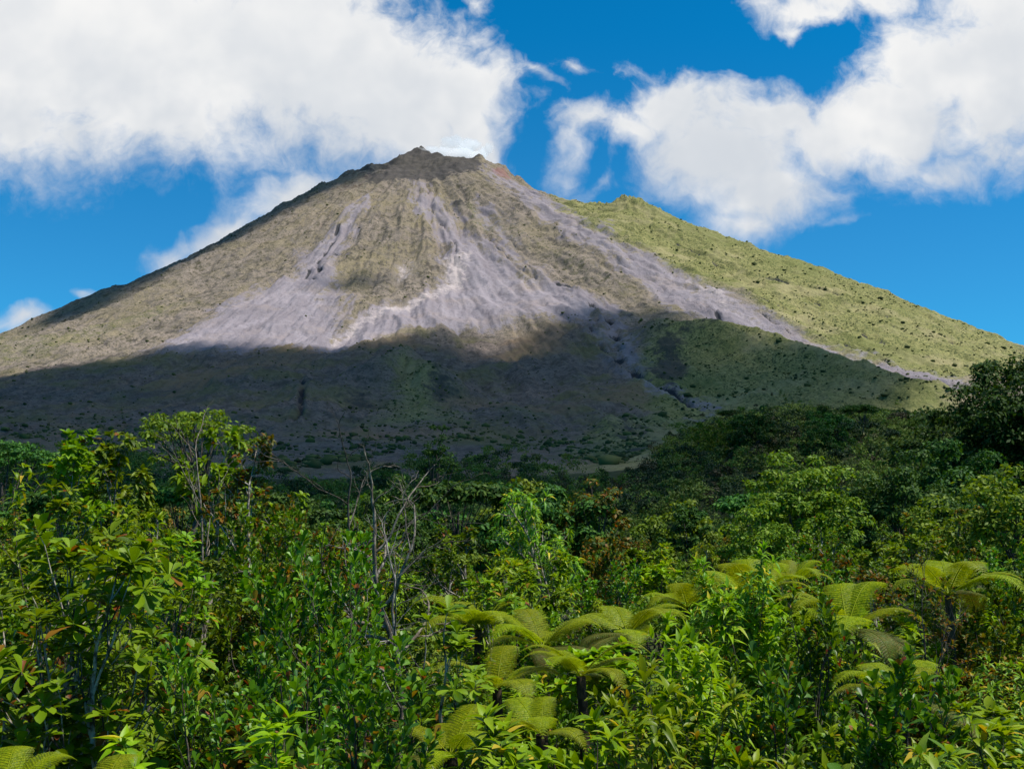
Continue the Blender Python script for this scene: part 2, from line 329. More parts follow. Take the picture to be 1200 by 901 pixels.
def build_mountain():
    us = np.linspace(-.78, .78, 1060)
    # row spacing: even steps up the slope as it is met walking in
    yt = np.linspace(420, 3000, 2000); e = np.arctan2(cone(np.full_like(yt, SX), yt), yt)
    wgt = np.cumsum(np.concatenate([[0], np.abs(np.diff(e))+.00012])); wgt /= wgt[-1]
    ys = np.interp(np.linspace(0, 1, 660), wgt, yt); ys = np.concatenate([ys, np.linspace(3012, 3900, 40)])
    U, Y = np.meshgrid(us, ys); X = U*Y; x = X.ravel(); y = Y.ravel()
    z = height(x, y)
    wx = 30*fbm(x/110, y/110, 4, 81); wy = 30*fbm(x/110, y/110, 4, 83)
    def zone(L_, soft):
        v = np.zeros(len(x))
        for P, w in L_: v = np.maximum(v, w*np.clip(.5+sdf(x+wx*soft/40, y+wy*soft/40, P)/(2*soft), 0, 1))
        return v
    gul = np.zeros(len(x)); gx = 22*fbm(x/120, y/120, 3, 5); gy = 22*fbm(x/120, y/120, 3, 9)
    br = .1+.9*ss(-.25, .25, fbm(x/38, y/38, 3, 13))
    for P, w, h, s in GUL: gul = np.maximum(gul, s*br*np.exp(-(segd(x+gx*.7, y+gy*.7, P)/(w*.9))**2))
    za = np.stack([zone(ASH, 60), zone(VEG, 50), zone(DARK, 26), zone(PALE, 26)], 1)
    zb = np.stack([zone(RED, 16), gul, zone(SHADE_SOIL, 45), np.ones(len(x))], 1)
    dx = x-SX; dy = y-SY; r = np.sqrt(dx*dx+dy*dy)+1; a = np.arctan2(dx, -dy)
    a = a+.05*fbm(x/150, y/150, 4, 85); flow = np.stack([a*30, np.log(r)*7, np.zeros_like(r), np.ones_like(r)], 1)
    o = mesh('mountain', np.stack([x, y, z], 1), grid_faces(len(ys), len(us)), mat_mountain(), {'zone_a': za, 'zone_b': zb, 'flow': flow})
    tag(o, 'volcano cone with lilac ash fans and green right flank', 'mountain', kind='structure'); return o
def mat_ground():
    m, t, o = newmat('forest_floor')
    tc = t.n('ShaderNodeTexCoord').outputs['Object']; n = t.noise(tc, .35, 6, .6); n2 = t.noise(tc, 3.0, 4, .6)
    c = t.mix(t.sstep(n, .35, .65), (.028, .048, .012), (.04, .042, .016)); c = t.mix(t.m('MULTIPLY', t.sstep(n2, .45, .7), .6), c, (.02, .038, .008))
    b = t.n('ShaderNodeBsdfPrincipled', {'Base Color': c, 'Roughness': .95, 'Specular IOR Level': .1}); t.nt.links.new(b.outputs[0], o.inputs[0]); return m
def build_ground():
    rr = np.concatenate([np.linspace(0, 60, 25), np.geomspace(63, 1200, 90), np.geomspace(1260, 16000, 40)])
    th = np.linspace(-math.pi, math.pi, 361)
    R, T = np.meshgrid(rr, th, indexing='ij'); x = (R*np.sin(T)).ravel(); y = (R*np.cos(T)).ravel()
    z = height(x, y, False)+.25*fbm(x/3, y/3, 3, 91)*ss(2, 20, np.hypot(x, y))
    inn = ss(428, 500, y)*ss(.80, .72, np.abs(x/np.maximum(y, 1)))
    z = z-30*inn-ss(1500, 3000, np.hypot(x, y))*40
    o = mesh('ground', np.stack([x, y, z], 1), grid_faces(len(rr), len(th)), mat_ground()); tag(o, kind='structure')
MOUNTAIN = build_mountain(); build_ground()

# ---------------- unseen clouds overhead, outlined to cast the shade on the slope and wood
def mat_cloud(dens):
    m, t, o = newmat('cloud_vapour')
    v = t.n('ShaderNodeVolumeScatter', {'Color': (1, 1, 1, 1), 'Density': dens, 'Anisotropy': .35}); t.nt.links.new(v.outputs[0], o.inputs['Volume']); return m
def cloud_over(name, label, pts, zc, H, dens, seed, soft=120, ragged=60, raw=False):
    """a lumpy cumulus raft at height zc whose shade covers the places pts of the slope"""
    W = np.array(pts, float) if raw else np.array([np.append(hit(*p), 0) for p in pts])
    if not raw: W[:, 2] = base(W[:, 0], W[:, 1])
    P = W[:, :2]+SUN[:2]*((zc-W[:, 2])/SUN[2])[:, None]
    lo_, hi = P.min(0)-260, P.max(0)+260
    n = 26.0; xs = np.arange(lo_[0], hi[0], n); ys = np.arange(lo_[1], hi[1], n)
    X, Y = np.meshgrid(xs, ys); x = X.ravel(); y = Y.ravel()
    s = sdf(x, y, P)+ragged*fbm(x/210, y/210, 6, seed, .58)*2.2
    th = ss(0, soft, s)*(.75+.5*fbm(x/150, y/150, 4, seed+7)); th = np.where(s > 0, np.maximum(th, .02), 0)
    keep = (th > 0).reshape(X.shape)
    F = grid_faces(*X.shape); k = keep.ravel()[F].any(1); F = F[k]
    use = np.unique(F); re = np.full(len(x), -1); re[use] = np.arange(len(use)); F = re[F]
    x, y, th = x[use], y[use], th[use]
    top = zc+H*.65*th+6; bot = zc-H*.35*th
    # walls along the rim close the shell
    E = np.concatenate([F[:, [0, 1]], F[:, [1, 2]], F[:, [2, 3]], F[:, [3, 0]]]); key = np.sort(E, 1); _, inv, cnt = np.unique(key[:, 0]*10**6+key[:, 1], return_inverse=True, return_counts=True)
    B = E[cnt[inv] == 1]; nv = len(x)
    V = np.concatenate([np.stack([x, y, top], 1), np.stack([x, y, bot], 1)])
    FF = np.concatenate([F, F[:, ::-1]+nv, np.stack([B[:, 1], B[:, 0], B[:, 0]+nv, B[:, 1]+nv], 1)])
    o = mesh(name, V, FF, mat_cloud(dens)); tag(o, label, 'cloud', kind='stuff'); return o
cloud_over('cloud', 'broad cumulus bank overhead shading the foot of the volcano', [(-260,470),(-60,446),(60,438),(150,426),(230,415),(390,410),(520,404),(640,402),(672,385),(700,364),(760,366),(800,374),(840,388),(880,408),(930,432),(1000,452),(1110,470),(1300,500),(1300,505),(900,505),(850,560),(800,600),(640,636),(400,640),(-260,640)], 1650, 330, .0115, 3, soft=110, ragged=85)
ridge_pts = [crest(p) for p in (20, 80, 150, 237, 300, 345, 400, 436)]
low_pts = [hit(*p) for p in ((440, 214), (425, 221), (380, 231), (335, 256), (280, 287), (215, 322), (120, 368), (40, 396))]
shade = [np.append(p*1.10, base(p[:1]*1.10, p[1:]*1.10)) for p in ridge_pts]+[np.append(p, base(p[:1], p[1:])) for p in low_pts]
cloud_over('cloud', 'long cumulus above the summit shading the left shoulder', shade, 1750, 240, .02, 12, soft=80, ragged=26, raw=True)
cloud_over('cloud', 'little cloud puff casting shade on the ash fan', [(325,342),(370,334),(420,326),(470,328),(445,344),(400,354),(350,352)], 1650, 110, .018, 19, soft=60, ragged=25)

W_ = [(-260, 460), (20, 470), (120, 760), (520, 780), (500, 300), (230, 150), (60, 105), (-60, 140), (-230, 260)]  # outline of an added cloud out of view, placed to dim the wood
cloud_over('cloud', 'unseen thin cloud added overhead to dim the wood', [np.array([a, b, base(np.array([a], float), np.array([b], float))[0]]) for a, b in W_], 1700, 150, .0055, 27, soft=90, ragged=40, raw=True)
# ---------------- vegetation toolkit
def unit(v): return v/np.maximum(np.linalg.norm(v, axis=-1, keepdims=True), 1e-9)
class Geo:
    def __init__(s): s.V = []; s.F = []; s.n = 0
    def add(s, V, F):
        if len(V): s.V.append(np.asarray(V, np.float32)); s.F.append(np.asarray(F, np.int32)+s.n); s.n += len(V)
    def get(s): return np.concatenate(s.V), np.concatenate(s.F)
    def build(s, name, mat, parent=None): V, F = s.get(); return mesh(name, V, F, mat, parent=parent)
UP = np.array([0, 0, 1.])
SHAPES = {'obovate': ([0, .2, .42, .62, .8, .93, 1], [.06, .30, .66, .95, 1.0, .66, .08]), 'elliptic': ([0, .14, .32, .52, .72, .89, 1], [.05, .55, .92, 1.0, .8, .38, .02]), 'lance': ([0, .15, .35, .55, .78, 1], [.05, .65, 1.0, .85, .42, .02]),
          'oval2': ([0, .5, 1], [.1, 1.0, .08]), 'strap': ([0, .3, .6, 1], [.6, 1.0, .8, .03])}
def leaves(g, pos, d, nrm, L, shape='elliptic', wr=.38, fold=.18, droop=.25, rng=None, flat=False):
    """every leaf a folded, drooping blade"""
    pos = np.asarray(pos, float); N = len(pos)
    if N == 0: return
    d = unit(d); side = unit(np.cross(d, nrm)); nn = unit(np.cross(side, d))
    t, w = map(np.array, SHAPES[shape]); T = len(t); L = np.broadcast_to(L, (N,)); dr = np.broadcast_to(droop, (N,))
    P = pos[:, None]+L[:, None, None]*(t[None, :, None]*d[:, None]-(dr[:, None]*t[None]**2)[..., None]*(.65*UP+.35*nn[:, None]))
    hw = (w*wr*.5)[None, :, None]*L[:, None, None]
    if flat:
        V = np.stack([P-hw*side[:, None], P+hw*side[:, None]], 2); k = 2
    else:
        lift = fold*2*hw*nn[:, None]
        V = np.stack([P-hw*side[:, None]+lift, P, P+hw*side[:, None]+lift], 2); k = 3
    i = np.arange(N)[:, None, None]*(T*k)+np.arange(T-1)[None, :, None]*k+np.arange(k-1)[None, None]
    F = np.stack([i, i+1, i+k+1, i+k], -1).reshape(-1, 4)
    g.add(V.reshape(-1, 3), F)
def tube(g, P, R, sides=6):
    P = np.asarray(P, float); R = np.asarray(R, float); T = np.gradient(P, axis=0); T = unit(T)
    ref = np.where(np.abs(T[:, 2:3]) > .9, np.array([[1., 0, 0]]), UP[None]); A = unit(np.cross(T, ref)); B = np.cross(T, A)
    # keep the frame from flipping
    for i in range(1, len(A)):
        a = A[i-1]-T[i]*(A[i-1]@T[i]); A[i] = a/max(np.linalg.norm(a), 1e-9); B[i] = np.cross(T[i], A[i])
    th = np.linspace(0, 2*np.pi, sides, endpoint=False)
    V = P[:, None]+R[:, None, None]*(np.cos(th)[None, :, None]*A[:, None]+np.sin(th)[None, :, None]*B[:, None])
    n = len(P); i = np.arange(n-1)[:, None]*sides; j = np.arange(sides)[None]; j2 = (j+1) % sides
    g.add(V.reshape(-1, 3), np.stack([i+j, i+j2, i+sides+j2, i+sides+j], -1).reshape(-1, 4))
def perp(rng, d):
    v = rng.normal(size=3); v -= d*(v@d); return v/np.linalg.norm(v)
def limb(rng, p, d, L, r, n=7, crook=.12, up=.0, taper=.45):
    P = [np.array(p, float)]; d = np.array(d, float)
    for i in range(n):
        d = d+rng.normal(size=3)*crook+UP*up; d /= np.linalg.norm(d); P.append(P[-1]+d*L/n)
    return np.array(P), r*np.linspace(1, taper, n+1), d
def branch(rng, g, p, d, L, r, lev, spec, tips, twigs):
    """spec per level: (children, angle, length ratio, start, crook, up)"""
    nb, ang, ra, st, ck, up = spec[0]
    P, R, de = limb(rng, p, d, L, r, 8 if lev > 1 else 5, ck, up)
    tube(g, P, R, 7 if r > .03 else 5 if r > .01 else 4)
    if len(spec) == 1: tips.append((P[-1], de)); twigs.append(P); return
    for k in range(nb):
        f = st+(1-st)*(k+rng.uniform(.1, .9))/nb; x = f*(len(P)-1); i = int(min(x, len(P)-2)); q = P[i]+(P[i+1]-P[i])*(x-i); dd = unit(P[i+1]-P[i])
        a = ang*rng.uniform(.7, 1.25); nd = dd*math.cos(a)+perp(rng, dd)*math.sin(a); nd[2] = max(nd[2], -.1); nd = unit(nd)
        branch(rng, g, q, nd, L*ra*rng.uniform(.7, 1.2)*(1.15-.45*f), max(R[i]*.62, .003), lev-1, spec[1:], tips, twigs)
    branch(rng, g, P[-1], de, L*ra*.6, R[-1], lev-1, spec[1:], tips, twigs)
def around(rng, axis, n, a0, a1):
    """n directions fanned round an axis, at a0..a1 from it, golden-angle order"""
    ax = unit(axis); u = perp(rng, ax); v = np.cross(ax, u); ph = np.arange(n)*2.39996+rng.uniform(0, 6.28); a = rng.uniform(a0, a1, n)
    return ax*np.cos(a)[:, None]+(u*np.cos(ph)[:, None]+v*np.sin(ph)[:, None])*np.sin(a)[:, None]
def leafnorm(d): n = UP[None]-d*d[:, 2:3]; return unit(n+1e-4)
def whorls(rng, g, tips, L0, L1, n, a0=.75, a1=1.5, shape='obovate', wr=.4, droop=.22, back=.06, fold=.15):
    for p, d in tips:
        k = rng.integers(n[0], n[1]+1); D = around(rng, d, k, a0, a1); s = rng.uniform(0, back, k)
        nm = unit(leafnorm(D)+rng.normal(size=(k, 3))*.22)
        leaves(g, p-np.asarray(d)*s[:, None], D, nm, rng.uniform(L0, L1, k), shape, wr, fold, rng.uniform(.3, 1.5, k)*droop)
def spiral(rng, g, twigs, L0, L1, gap, last=.4, a0=.5, a1=1.1, shape='elliptic', wr=.42, droop=.2, jit=.3, fold=.18):
    for P in twigs:
        seg = np.linalg.norm(np.diff(P, axis=0), axis=1); cum = np.concatenate([[0], np.cumsum(seg)]); Lt = cum[-1]; s0 = max(0, Lt-last)
        k = max(3, int((Lt-s0)/gap)); s = np.linspace(s0, Lt, k); q = np.stack([np.interp(s, cum, P[:, j]) for j in range(3)], 1)
        ax = unit(P[-1]-P[0]); D = around(rng, ax, k, a0, a1)
        nm = unit(leafnorm(D)*.7+ax*.5+rng.normal(size=(k, 3))*jit)
        leaves(g, q, D, nm, rng.uniform(L0, L1, k), shape, wr, fold, rng.uniform(.3, 1.5, k)*droop)
def clumps(rng, g, C, rad, n, L0, L1, shape='oval2', wr=.55, out=.8, flat=.6, droop=.2):
    """leaf clumps round the centres C: blades on the skin of each clump, facing out and up"""
    C = np.asarray(C); K = len(C); rad = np.broadcast_to(rad, (K,))
    v = unit(rng.normal(size=(K, n, 3))); v[..., 2] = np.where(v[..., 2] < -.35, -v[..., 2], v[..., 2])
    rr = rad[:, None, None]*rng.uniform(.45, 1.05, (K, n, 1))
    p = C[:, None]+v*rr*np.array([1, 1, flat]); nm = unit(v*out+rng.normal(size=(K, n, 3))*.45+UP*.35).reshape(-1, 3)
    d = unit(np.cross(nm, rng.normal(size=nm.shape)))
    leaves(g, p.reshape(-1, 3), d, nm, rng.uniform(L0, L1, len(nm)), shape, wr, .12, droop, flat=True)

# ---------------- plant materials
def mat_leaf(name, ramp, rough=.5, trans=.34, spec=.16, var=.3, tcol=(1.6, 1.5, .25)):
    m, t, o = newmat(name)
    gm = t.n('ShaderNodeNewGeometry'); oi = t.n('ShaderNodeObjectInfo')
    r = t.n('ShaderNodeValToRGB', {0: gm.outputs['Random Per Island']}); cr = r.color_ramp
    while len(cr.elements) > 1: cr.elements.remove(cr.elements[-1])
    cr.elements[0].position = ramp[0][0]; cr.elements[0].color = tuple(ramp[0][1])+(1,)
    for p, c in ramp[1:]: e = cr.elements.new(p); e.color = tuple(c)+(1,)
    c = r.outputs[0]
    hs = t.n('ShaderNodeHueSaturation', {'Color': c, 'Hue': t.m('ADD', .5-var*.06, t.m('MULTIPLY', oi.outputs['Random'], var*.12)), 'Value': t.m('ADD', 1.14-var, t.m('MULTIPLY', oi.outputs['Random'], 2*var)), 'Saturation': 1.04})
    c = hs.outputs[0]
    b = t.n('ShaderNodeBsdfPrincipled', {'Base Color': c, 'Roughness': rough, 'Specular IOR Level': spec})
    tr = t.n('ShaderNodeBsdfTranslucent', {'Color': t.mix(1.0, c, tcol, 'MULTIPLY')})
    mx = t.n('ShaderNodeMixShader', {0: trans, 1: b.outputs[0], 2: tr.outputs[0]}); t.nt.links.new(mx.outputs[0], o.inputs[0]); return m
def mat_bark(name, a, b_, scale=9, lo=.45, hi=.6):
    m, t, o = newmat(name); tc = t.n('ShaderNodeTexCoord').outputs['Object']
    n = t.noise(t.vm('MULTIPLY', tc, (1, 1, .55)), scale, 5, .65); n2 = t.noise(tc, scale*5, 3, .6)
    c = t.mix(t.sstep(n, lo, hi), a, b_); c = t.mix(t.m('MULTIPLY', t.sstep(n2, .5, .7), .4), c, (.06, .05, .035))
    s = t.n('ShaderNodeBsdfPrincipled', {'Base Color': c, 'Roughness': .85, 'Specular IOR Level': .2})
    bp = t.n('ShaderNodeBump', {'Strength': .6, 'Distance': .01, 'Height': n2}); t.nt.links.new(bp.outputs[0], s.inputs['Normal'])
    t.nt.links.new(s.outputs[0], o.inputs[0]); return m
YOUNG, MIDG, DEEP = (0.160, 0.240, 0.020), (0.072, 0.140, 0.013), (0.032, 0.075, 0.010)
OLD = (0.220, 0.130, 0.020); RUST = (0.160, 0.045, 0.015); YEL = (0.360, 0.270, 0.030)
M = dict(
 broad=mat_leaf('broad_leaf', [(0, (0.044, 0.090, 0.008)), (.3, (0.088, 0.155, 0.009)), (.7, (0.136, 0.210, 0.012)), (.93, YOUNG), (.965, (0.104, 0.170, 0.020)), (.97, OLD), (1, RUST)], .48, .32),
 glossy=mat_leaf('glossy_leaf', [(0, (0.024, 0.070, 0.012)), (.4, (0.064, 0.140, 0.009)), (.8, (0.116, 0.205, 0.012)), (.945, (0.104, 0.200, 0.030)), (.95, RUST), (.975, (0.200, 0.050, 0.030)), (.98, OLD), (1, OLD)], .42, .28, .25),
 lance=mat_leaf('lance_leaf', [(0, (0.072, 0.130, 0.008)), (.4, (0.128, 0.205, 0.009)), (.85, (0.200, 0.280, 0.014)), (.955, (0.192, 0.250, 0.030)), (.96, YEL), (1, YEL)], .4, .32),
 pale=mat_leaf('pale_leaf', [(0, (0.072, 0.150, 0.018)), (.5, (0.136, 0.230, 0.022)), (.9, (0.208, 0.280, 0.040)), (.93, YEL), (1, YEL)], .42, .35),
 small=mat_leaf('small_leaf', [(0, (0.036, 0.080, 0.007)), (.45, (0.076, 0.140, 0.008)), (.9, (0.140, 0.205, 0.012)), (.96, (0.096, 0.160, 0.020)), (.97, OLD), (1, RUST)], .42, .25),
 rusty=mat_leaf('rusty_leaf', [(0, (0.028, 0.060, 0.012)), (.4, (0.060, 0.090, 0.014)), (.65, (0.130, 0.100, 0.015)), (.85, (0.170, 0.095, 0.014)), (1, (0.150, 0.050, 0.014))], .5, .3),
 fern=mat_leaf('fern_frond', [(0, (.125, .17, .008)), (.5, (.19, .24, .010)), (1, (.27, .295, .014))], .5, .42, .2, .2),
 fernold=mat_leaf('old_fern_frond', [(0, (0.048, 0.070, 0.010)), (.5, (0.088, 0.115, 0.014)), (1, (0.120, 0.085, 0.016))], .55, .3, .2, .2),
 dark=mat_leaf('dark_crown_leaf', [(0, (0.013, 0.038, 0.010)), (.5, (0.027, 0.070, 0.012)), (1, (0.050, 0.105, 0.015))], .6, .22, .12, .3),
 olive=mat_leaf('olive_crown_leaf', [(0, (0.044, 0.085, 0.010)), (.5, (0.096, 0.150, 0.013)), (1, (0.160, 0.210, 0.020))], .55, .28, .15, .2),
 canopy=mat_leaf('canopy_leaf', [(0, (0.014, 0.042, 0.011)), (.5, (0.032, 0.078, 0.014)), (.9, (0.060, 0.115, 0.018)), (1, (0.072, 0.120, 0.020))], .6, .2, .12, .4),
 grass=mat_leaf('bamboo_blade', [(0, (0.048, 0.100, 0.014)), (.5, (0.088, 0.160, 0.018)), (1, (0.152, 0.210, 0.030))], .4, .3),
 bark_pale=mat_bark('pale_blotched_bark', (.05, .045, .035), (.40, .35, .28), 7, .42, .55), bark_dark=mat_bark('dark_bark', (.045, .036, .028), (.13, .11, .09), 12),
 bark_grey=mat_bark('grey_bark', (.10, .09, .075), (.32, .29, .25), 10), bark_bare=mat_bark('bare_wood', (.12, .095, .07), (.29, .25, .2), 12), fernbark=mat_bark('fern_trunk_fibre', (.03, .022, .015), (.08, .055, .035), 20))

# ---------------- plant makers: each gives {part: [(mesh name, geometry, material), ...]}
def p_whorl(rng, h, stems=2, L=(.15, .24), leaf='broad', bark='bark_pale', lean=.25, r=.035, dens=(11, 15), shape='obovate', wr=.42, droop=.25, nb=4, dark=None):
    w = Geo(); f = Geo(); tips = []; tw = []
    for k in range(stems):
        d = unit(np.array([rng.normal()*lean, rng.normal()*lean, 1])); 
        branch(rng, w, (rng.normal()*.08, rng.normal()*.08, -.3), d, (h+.3)*.74*rng.uniform(.85, 1.0), r*rng.uniform(.7, 1), 3, [(nb, .55, .38, .5, .07, .05), (3, .6, .6, .3, .1, .08), (0, 0, 0, 0, .1, .1)], tips, tw)
    whorls(rng, f, tips, L[0], L[1], dens, shape=shape, wr=wr, droop=droop)
    spiral(rng, f, tw, L[0]*.8, L[1]*.85, .07, .28, .8, 1.4, shape, wr, droop)
    return [('stem', w, bark), ('foliage', f, leaf)]
def p_bushy(rng, h, stems=5, L=(.06, .1), leaf='glossy', bark='bark_dark', shape='obovate', wr=.48, droop=.1, a=(.45, .95), gap=.022, last=.34, spread=.3, r=.022, nb=4, up=.12):
    w = Geo(); f = Geo(); tips = []; tw = []
    for k in range(stems):
        ph = 6.283*(k+rng.uniform(0, .6))/stems; s = spread*rng.uniform(.3, 1.1); d = unit(np.array([math.cos(ph)*s, math.sin(ph)*s, 1]))
        branch(rng, w, (math.cos(ph)*.1, math.sin(ph)*.1, -.3), d, (h+.3)*.7*rng.uniform(.72, 1), r*rng.uniform(.7, 1), 3, [(nb, .6, .38, .35, .07, .06), (4, .65, .62, .2, .12, up), (0, 0, 0, 0, .12, up)], tips, tw)
    spiral(rng, f, tw, L[0], L[1], gap, last, a[0], a[1], shape, wr, droop)
    whorls(rng, f, tips, L[0]*.8, L[1], (5, 7), .25, .8, shape, wr, droop, .03)
    return [('stem', w, bark), ('foliage', f, leaf)]
def p_lance(rng, h, stems=3, L=(.14, .22), leaf='lance', bark='bark_dark', **k):
    return p_bushy(rng, h, stems, L, leaf, bark, 'lance', k.pop('wr', .27), k.pop('droop', .55), (.8, 1.5), k.pop('gap', .032), .36, **k)
def p_tree(rng, h, L=(.09, .14), leaf='small', bark='bark_grey', r=.07, spread=.5, nb=6, shape='elliptic', wr=.45, gap=.035, st=.35, droop=.25, lean=.1, bare=0, last=.5):
    w = Geo(); f = Geo(); tips = []; tw = []
    d = unit(np.array([rng.normal()*lean, rng.normal()*lean, 1]))
    branch(rng, w, (0, 0, -.4), d, h*.7, r, 4, [(nb, .75*spread*2, .45, st, .05, .03), (4, .7, .55, .3, .1, .05), (3, .7, .62, .2, .14, .06), (0, 0, 0, 0, .14, .05)], tips, tw)
    keep = [i for i in range(len(tw)) if rng.random() > bare]
    spiral(rng, f, [tw[i] for i in keep], L[0], L[1], gap, last, .6, 1.3, shape, wr, droop)
    whorls(rng, f, [tips[i] for i in keep], L[0], L[1], (5, 8), .5, 1.3, shape, wr, droop)
    return [('trunk', w, bark), ('crown', f, leaf)]
def p_crown(rng, h, R, th=.75, leaf='dark', bark='bark_dark', K=60, n=110, L=(.25, .42), cr=.3, flat=.75, trunk=.45, r=None, umbrella=False):
    w = Geo(); f = Geo(); r = r or .022*h
    a = rng.uniform(0, 6.283, K); u = rng.uniform(0, 1, K); el = np.arcsin(rng.uniform(-.25, 1, K)) if not umbrella else rng.uniform(.0, .5, K)
    lump = 1+.28*np.sin(a*3+rng.uniform(0, 6))*np.cos(el*2)+.16*np.sin(a*5+rng.uniform(0, 6))
    s = (.55+.45*u**.5)*lump if not umbrella else np.sqrt(u)*lump
    Hc = h*(1-trunk)*th
    C = np.stack([np.cos(a)*np.cos(el)*R*s, np.sin(a)*np.cos(el)*R*s, h-Hc+np.sin(el)*Hc*s*.92], 1)
    if umbrella: C[:, 2] = h-.12*h*(s**2)-rng.uniform(0, .1, K)*h
    crr = R*cr*rng.uniform(.6, 1.15, K)
    C[:, 2] = np.minimum(C[:, 2], h-crr*flat*.5)
    clumps(rng, f, C, crr, n, L[0], L[1], flat=flat if not umbrella else .4)
    P, Rr, _ = limb(rng, (0, 0, -1), UP, h*(trunk+.28)+1, r, 7, .05); tube(w, P, Rr, 8)
    for i in range(0, K, max(1, K//14)):
        b0 = P[4+i % 3]; mid = b0*.5+C[i]*.5+UP*.05*h-np.array([0, 0, .04*h])
        tube(w, [b0, b0*.6+mid*.4, mid, C[i]], r*np.array([.45, .35, .24, .08]), 5)
    return [('trunk', w, bark), ('crown', f, leaf)]
def p_dead(rng, h, r=.05, nb=6, bark='bark_bare', spread=.8, lean=.12, crook=.13):
    w = Geo(); tips = []; tw = []
    branch(rng, w, (0, 0, -.4), unit(np.array([rng.normal()*lean, rng.normal()*lean, 1])), h*.75, r, 4, [(nb, spread, .5, .4, crook*.6, .03), (3, .7, .5, .25, crook, .03), (3, .7, .5, .3, crook*1.3, .02), (0, 0, 0, 0, crook*1.4, 0)], tips, tw)
    return [('trunk', w, bark)]
def g_frond(rng, L=2.0, rise=.55, fall=.95, pairs=27, wide=.24, per=15):
    g = Geo(); w = Geo(); t = np.linspace(0, 1, 15); ry = L*(.98*t-.10*t*t); rz = L*(rise*1.45*t-fall*(.42*t*t+.42*t**4)); sw = L*.06*rng.normal()*t*t
    R = np.stack([sw, ry, rz], 1); tube(w, R, L*.009*(1-.75*t), 5)
    tp = np.linspace(.13, .985, pairs); q = np.stack([np.interp(tp, t, R[:, j]) for j in range(3)], 1); tan = unit(np.stack([np.interp(tp, t, np.gradient(R[:, j])) for j in range(3)], 1))
    prof = np.sin(np.pi*np.clip(tp*.93+.07, 0, 1)**.75)**.75; pl = L*wide*prof*rng.uniform(.9, 1.08, pairs)
    for sgn in (1, -1):
        side = unit(np.cross(tan, UP))*sgn; nrm = unit(np.cross(side, tan))*sgn; nrm = np.where(nrm[:, 2:3] < 0, -nrm, nrm)
        dp = unit(side+tan*.38+nrm*.12)
        s = np.linspace(.06, .97, per)
        P = q[:, None]+pl[:, None, None]*(s[None, :, None]*dp[:, None]-(.26*s**2)[None, :, None]*UP)   # drooping pinna
        tg = unit(dp[:, None]-(.52*s)[None, :, None]*UP)
        for sg2 in (1, -1):
            d = unit(np.cross(tg, np.broadcast_to(nrm[:, None], tg.shape))*sg2+tg*.45-UP*.12)
            Lp = pl[:, None]*.16*(1-s[None]**1.6*.75)+.006
            leaves(g, P.reshape(-1, 3), d.reshape(-1, 3), np.repeat(nrm, per, 0)+rng.normal(size=(pairs*per, 3))*.1, Lp.ravel(), 'oval2', .40, .1, .2, flat=True)
        for i in range(0, pairs): tube(w, np.concatenate([q[i:i+1], P[i, ::5]]), pl[i]*.008*np.linspace(1, .4, 1+len(P[i, ::5]))+.0008, 3)
    a = g.get(); b = w.get(); g2 = Geo(); g2.add(*a); g2.add(*b); return g2
FROND = [g_frond(np.random.default_rng(s), 2.0, .40+.05*(s % 3), .66+.08*(s % 3)).get() for s in range(4)]
FMESH = {}
def fern(name, label, loc, h, size, n, seed, cat='tree fern', group='tree ferns among the shrubs', pitch=.0, old=2, a0=None):
    rng = np.random.default_rng(seed); e = bpy.data.objects.new(name, None); COL.objects.link(e); e.location = loc; tag(e, label, cat, group); e.rotation_euler.z = rng.uniform(0, 6.28) if a0 is None else a0
    if h > .3:
        g = Geo(); P, R, _ = limb(rng, (0, 0, -.3), UP, h+.3, .07, 6, .03, 0, .8); tube(g, P, R, 9); g.build('trunk', M['fernbark'], e); top = P[-1]
    else: top = np.array([0, 0, h])
    for k in range(n):
        isold = k < old; key = (k+seed) % 4, isold
        if key not in FMESH:
            V, F = FROND[key[0]]; o = mesh('frond', V, F, M['fernold' if isold else 'fern']); FMESH[key] = o
        else: o = FMESH[key].copy(); COL.objects.link(o)
        o.parent = e; o.location = top; s = size/2.0*rng.uniform(.82, 1.1)
        o.scale = (s, s, s*rng.uniform(.9, 1.15)); o.rotation_euler = ((-.5 if isold else pitch+rng.uniform(-.22, .42)), rng.uniform(-.12, .12), 6.283*(k+rng.uniform(-.25, .25))/n)
    return e
def plant(name, label, cat, loc, parts, group=None, rz=0, sc_=1.0):
    e = bpy.data.objects.new(name, None); COL.objects.link(e); e.location = loc; e.rotation_euler.z = rz; e.scale = (sc_,)*3
    tag(e, label, cat, group)
    for pn_, g, mt in parts:
        if g.n: g.build(pn_, M[mt], e)
    return e
def dup(e, loc, rz, s, label, group=None):
    c = e.copy(); COL.objects.link(c); c.location = loc; c.rotation_euler.z = rz; c.scale = (s, s, s*1.0); c['label'] = label
    if group: c['group'] = group
    for ch in e.children:
        k = ch.copy(); COL.objects.link(k); k.parent = c
    return c
def gz(x, y): return float(height(np.array([x], float), np.array([y], float), False)[0])
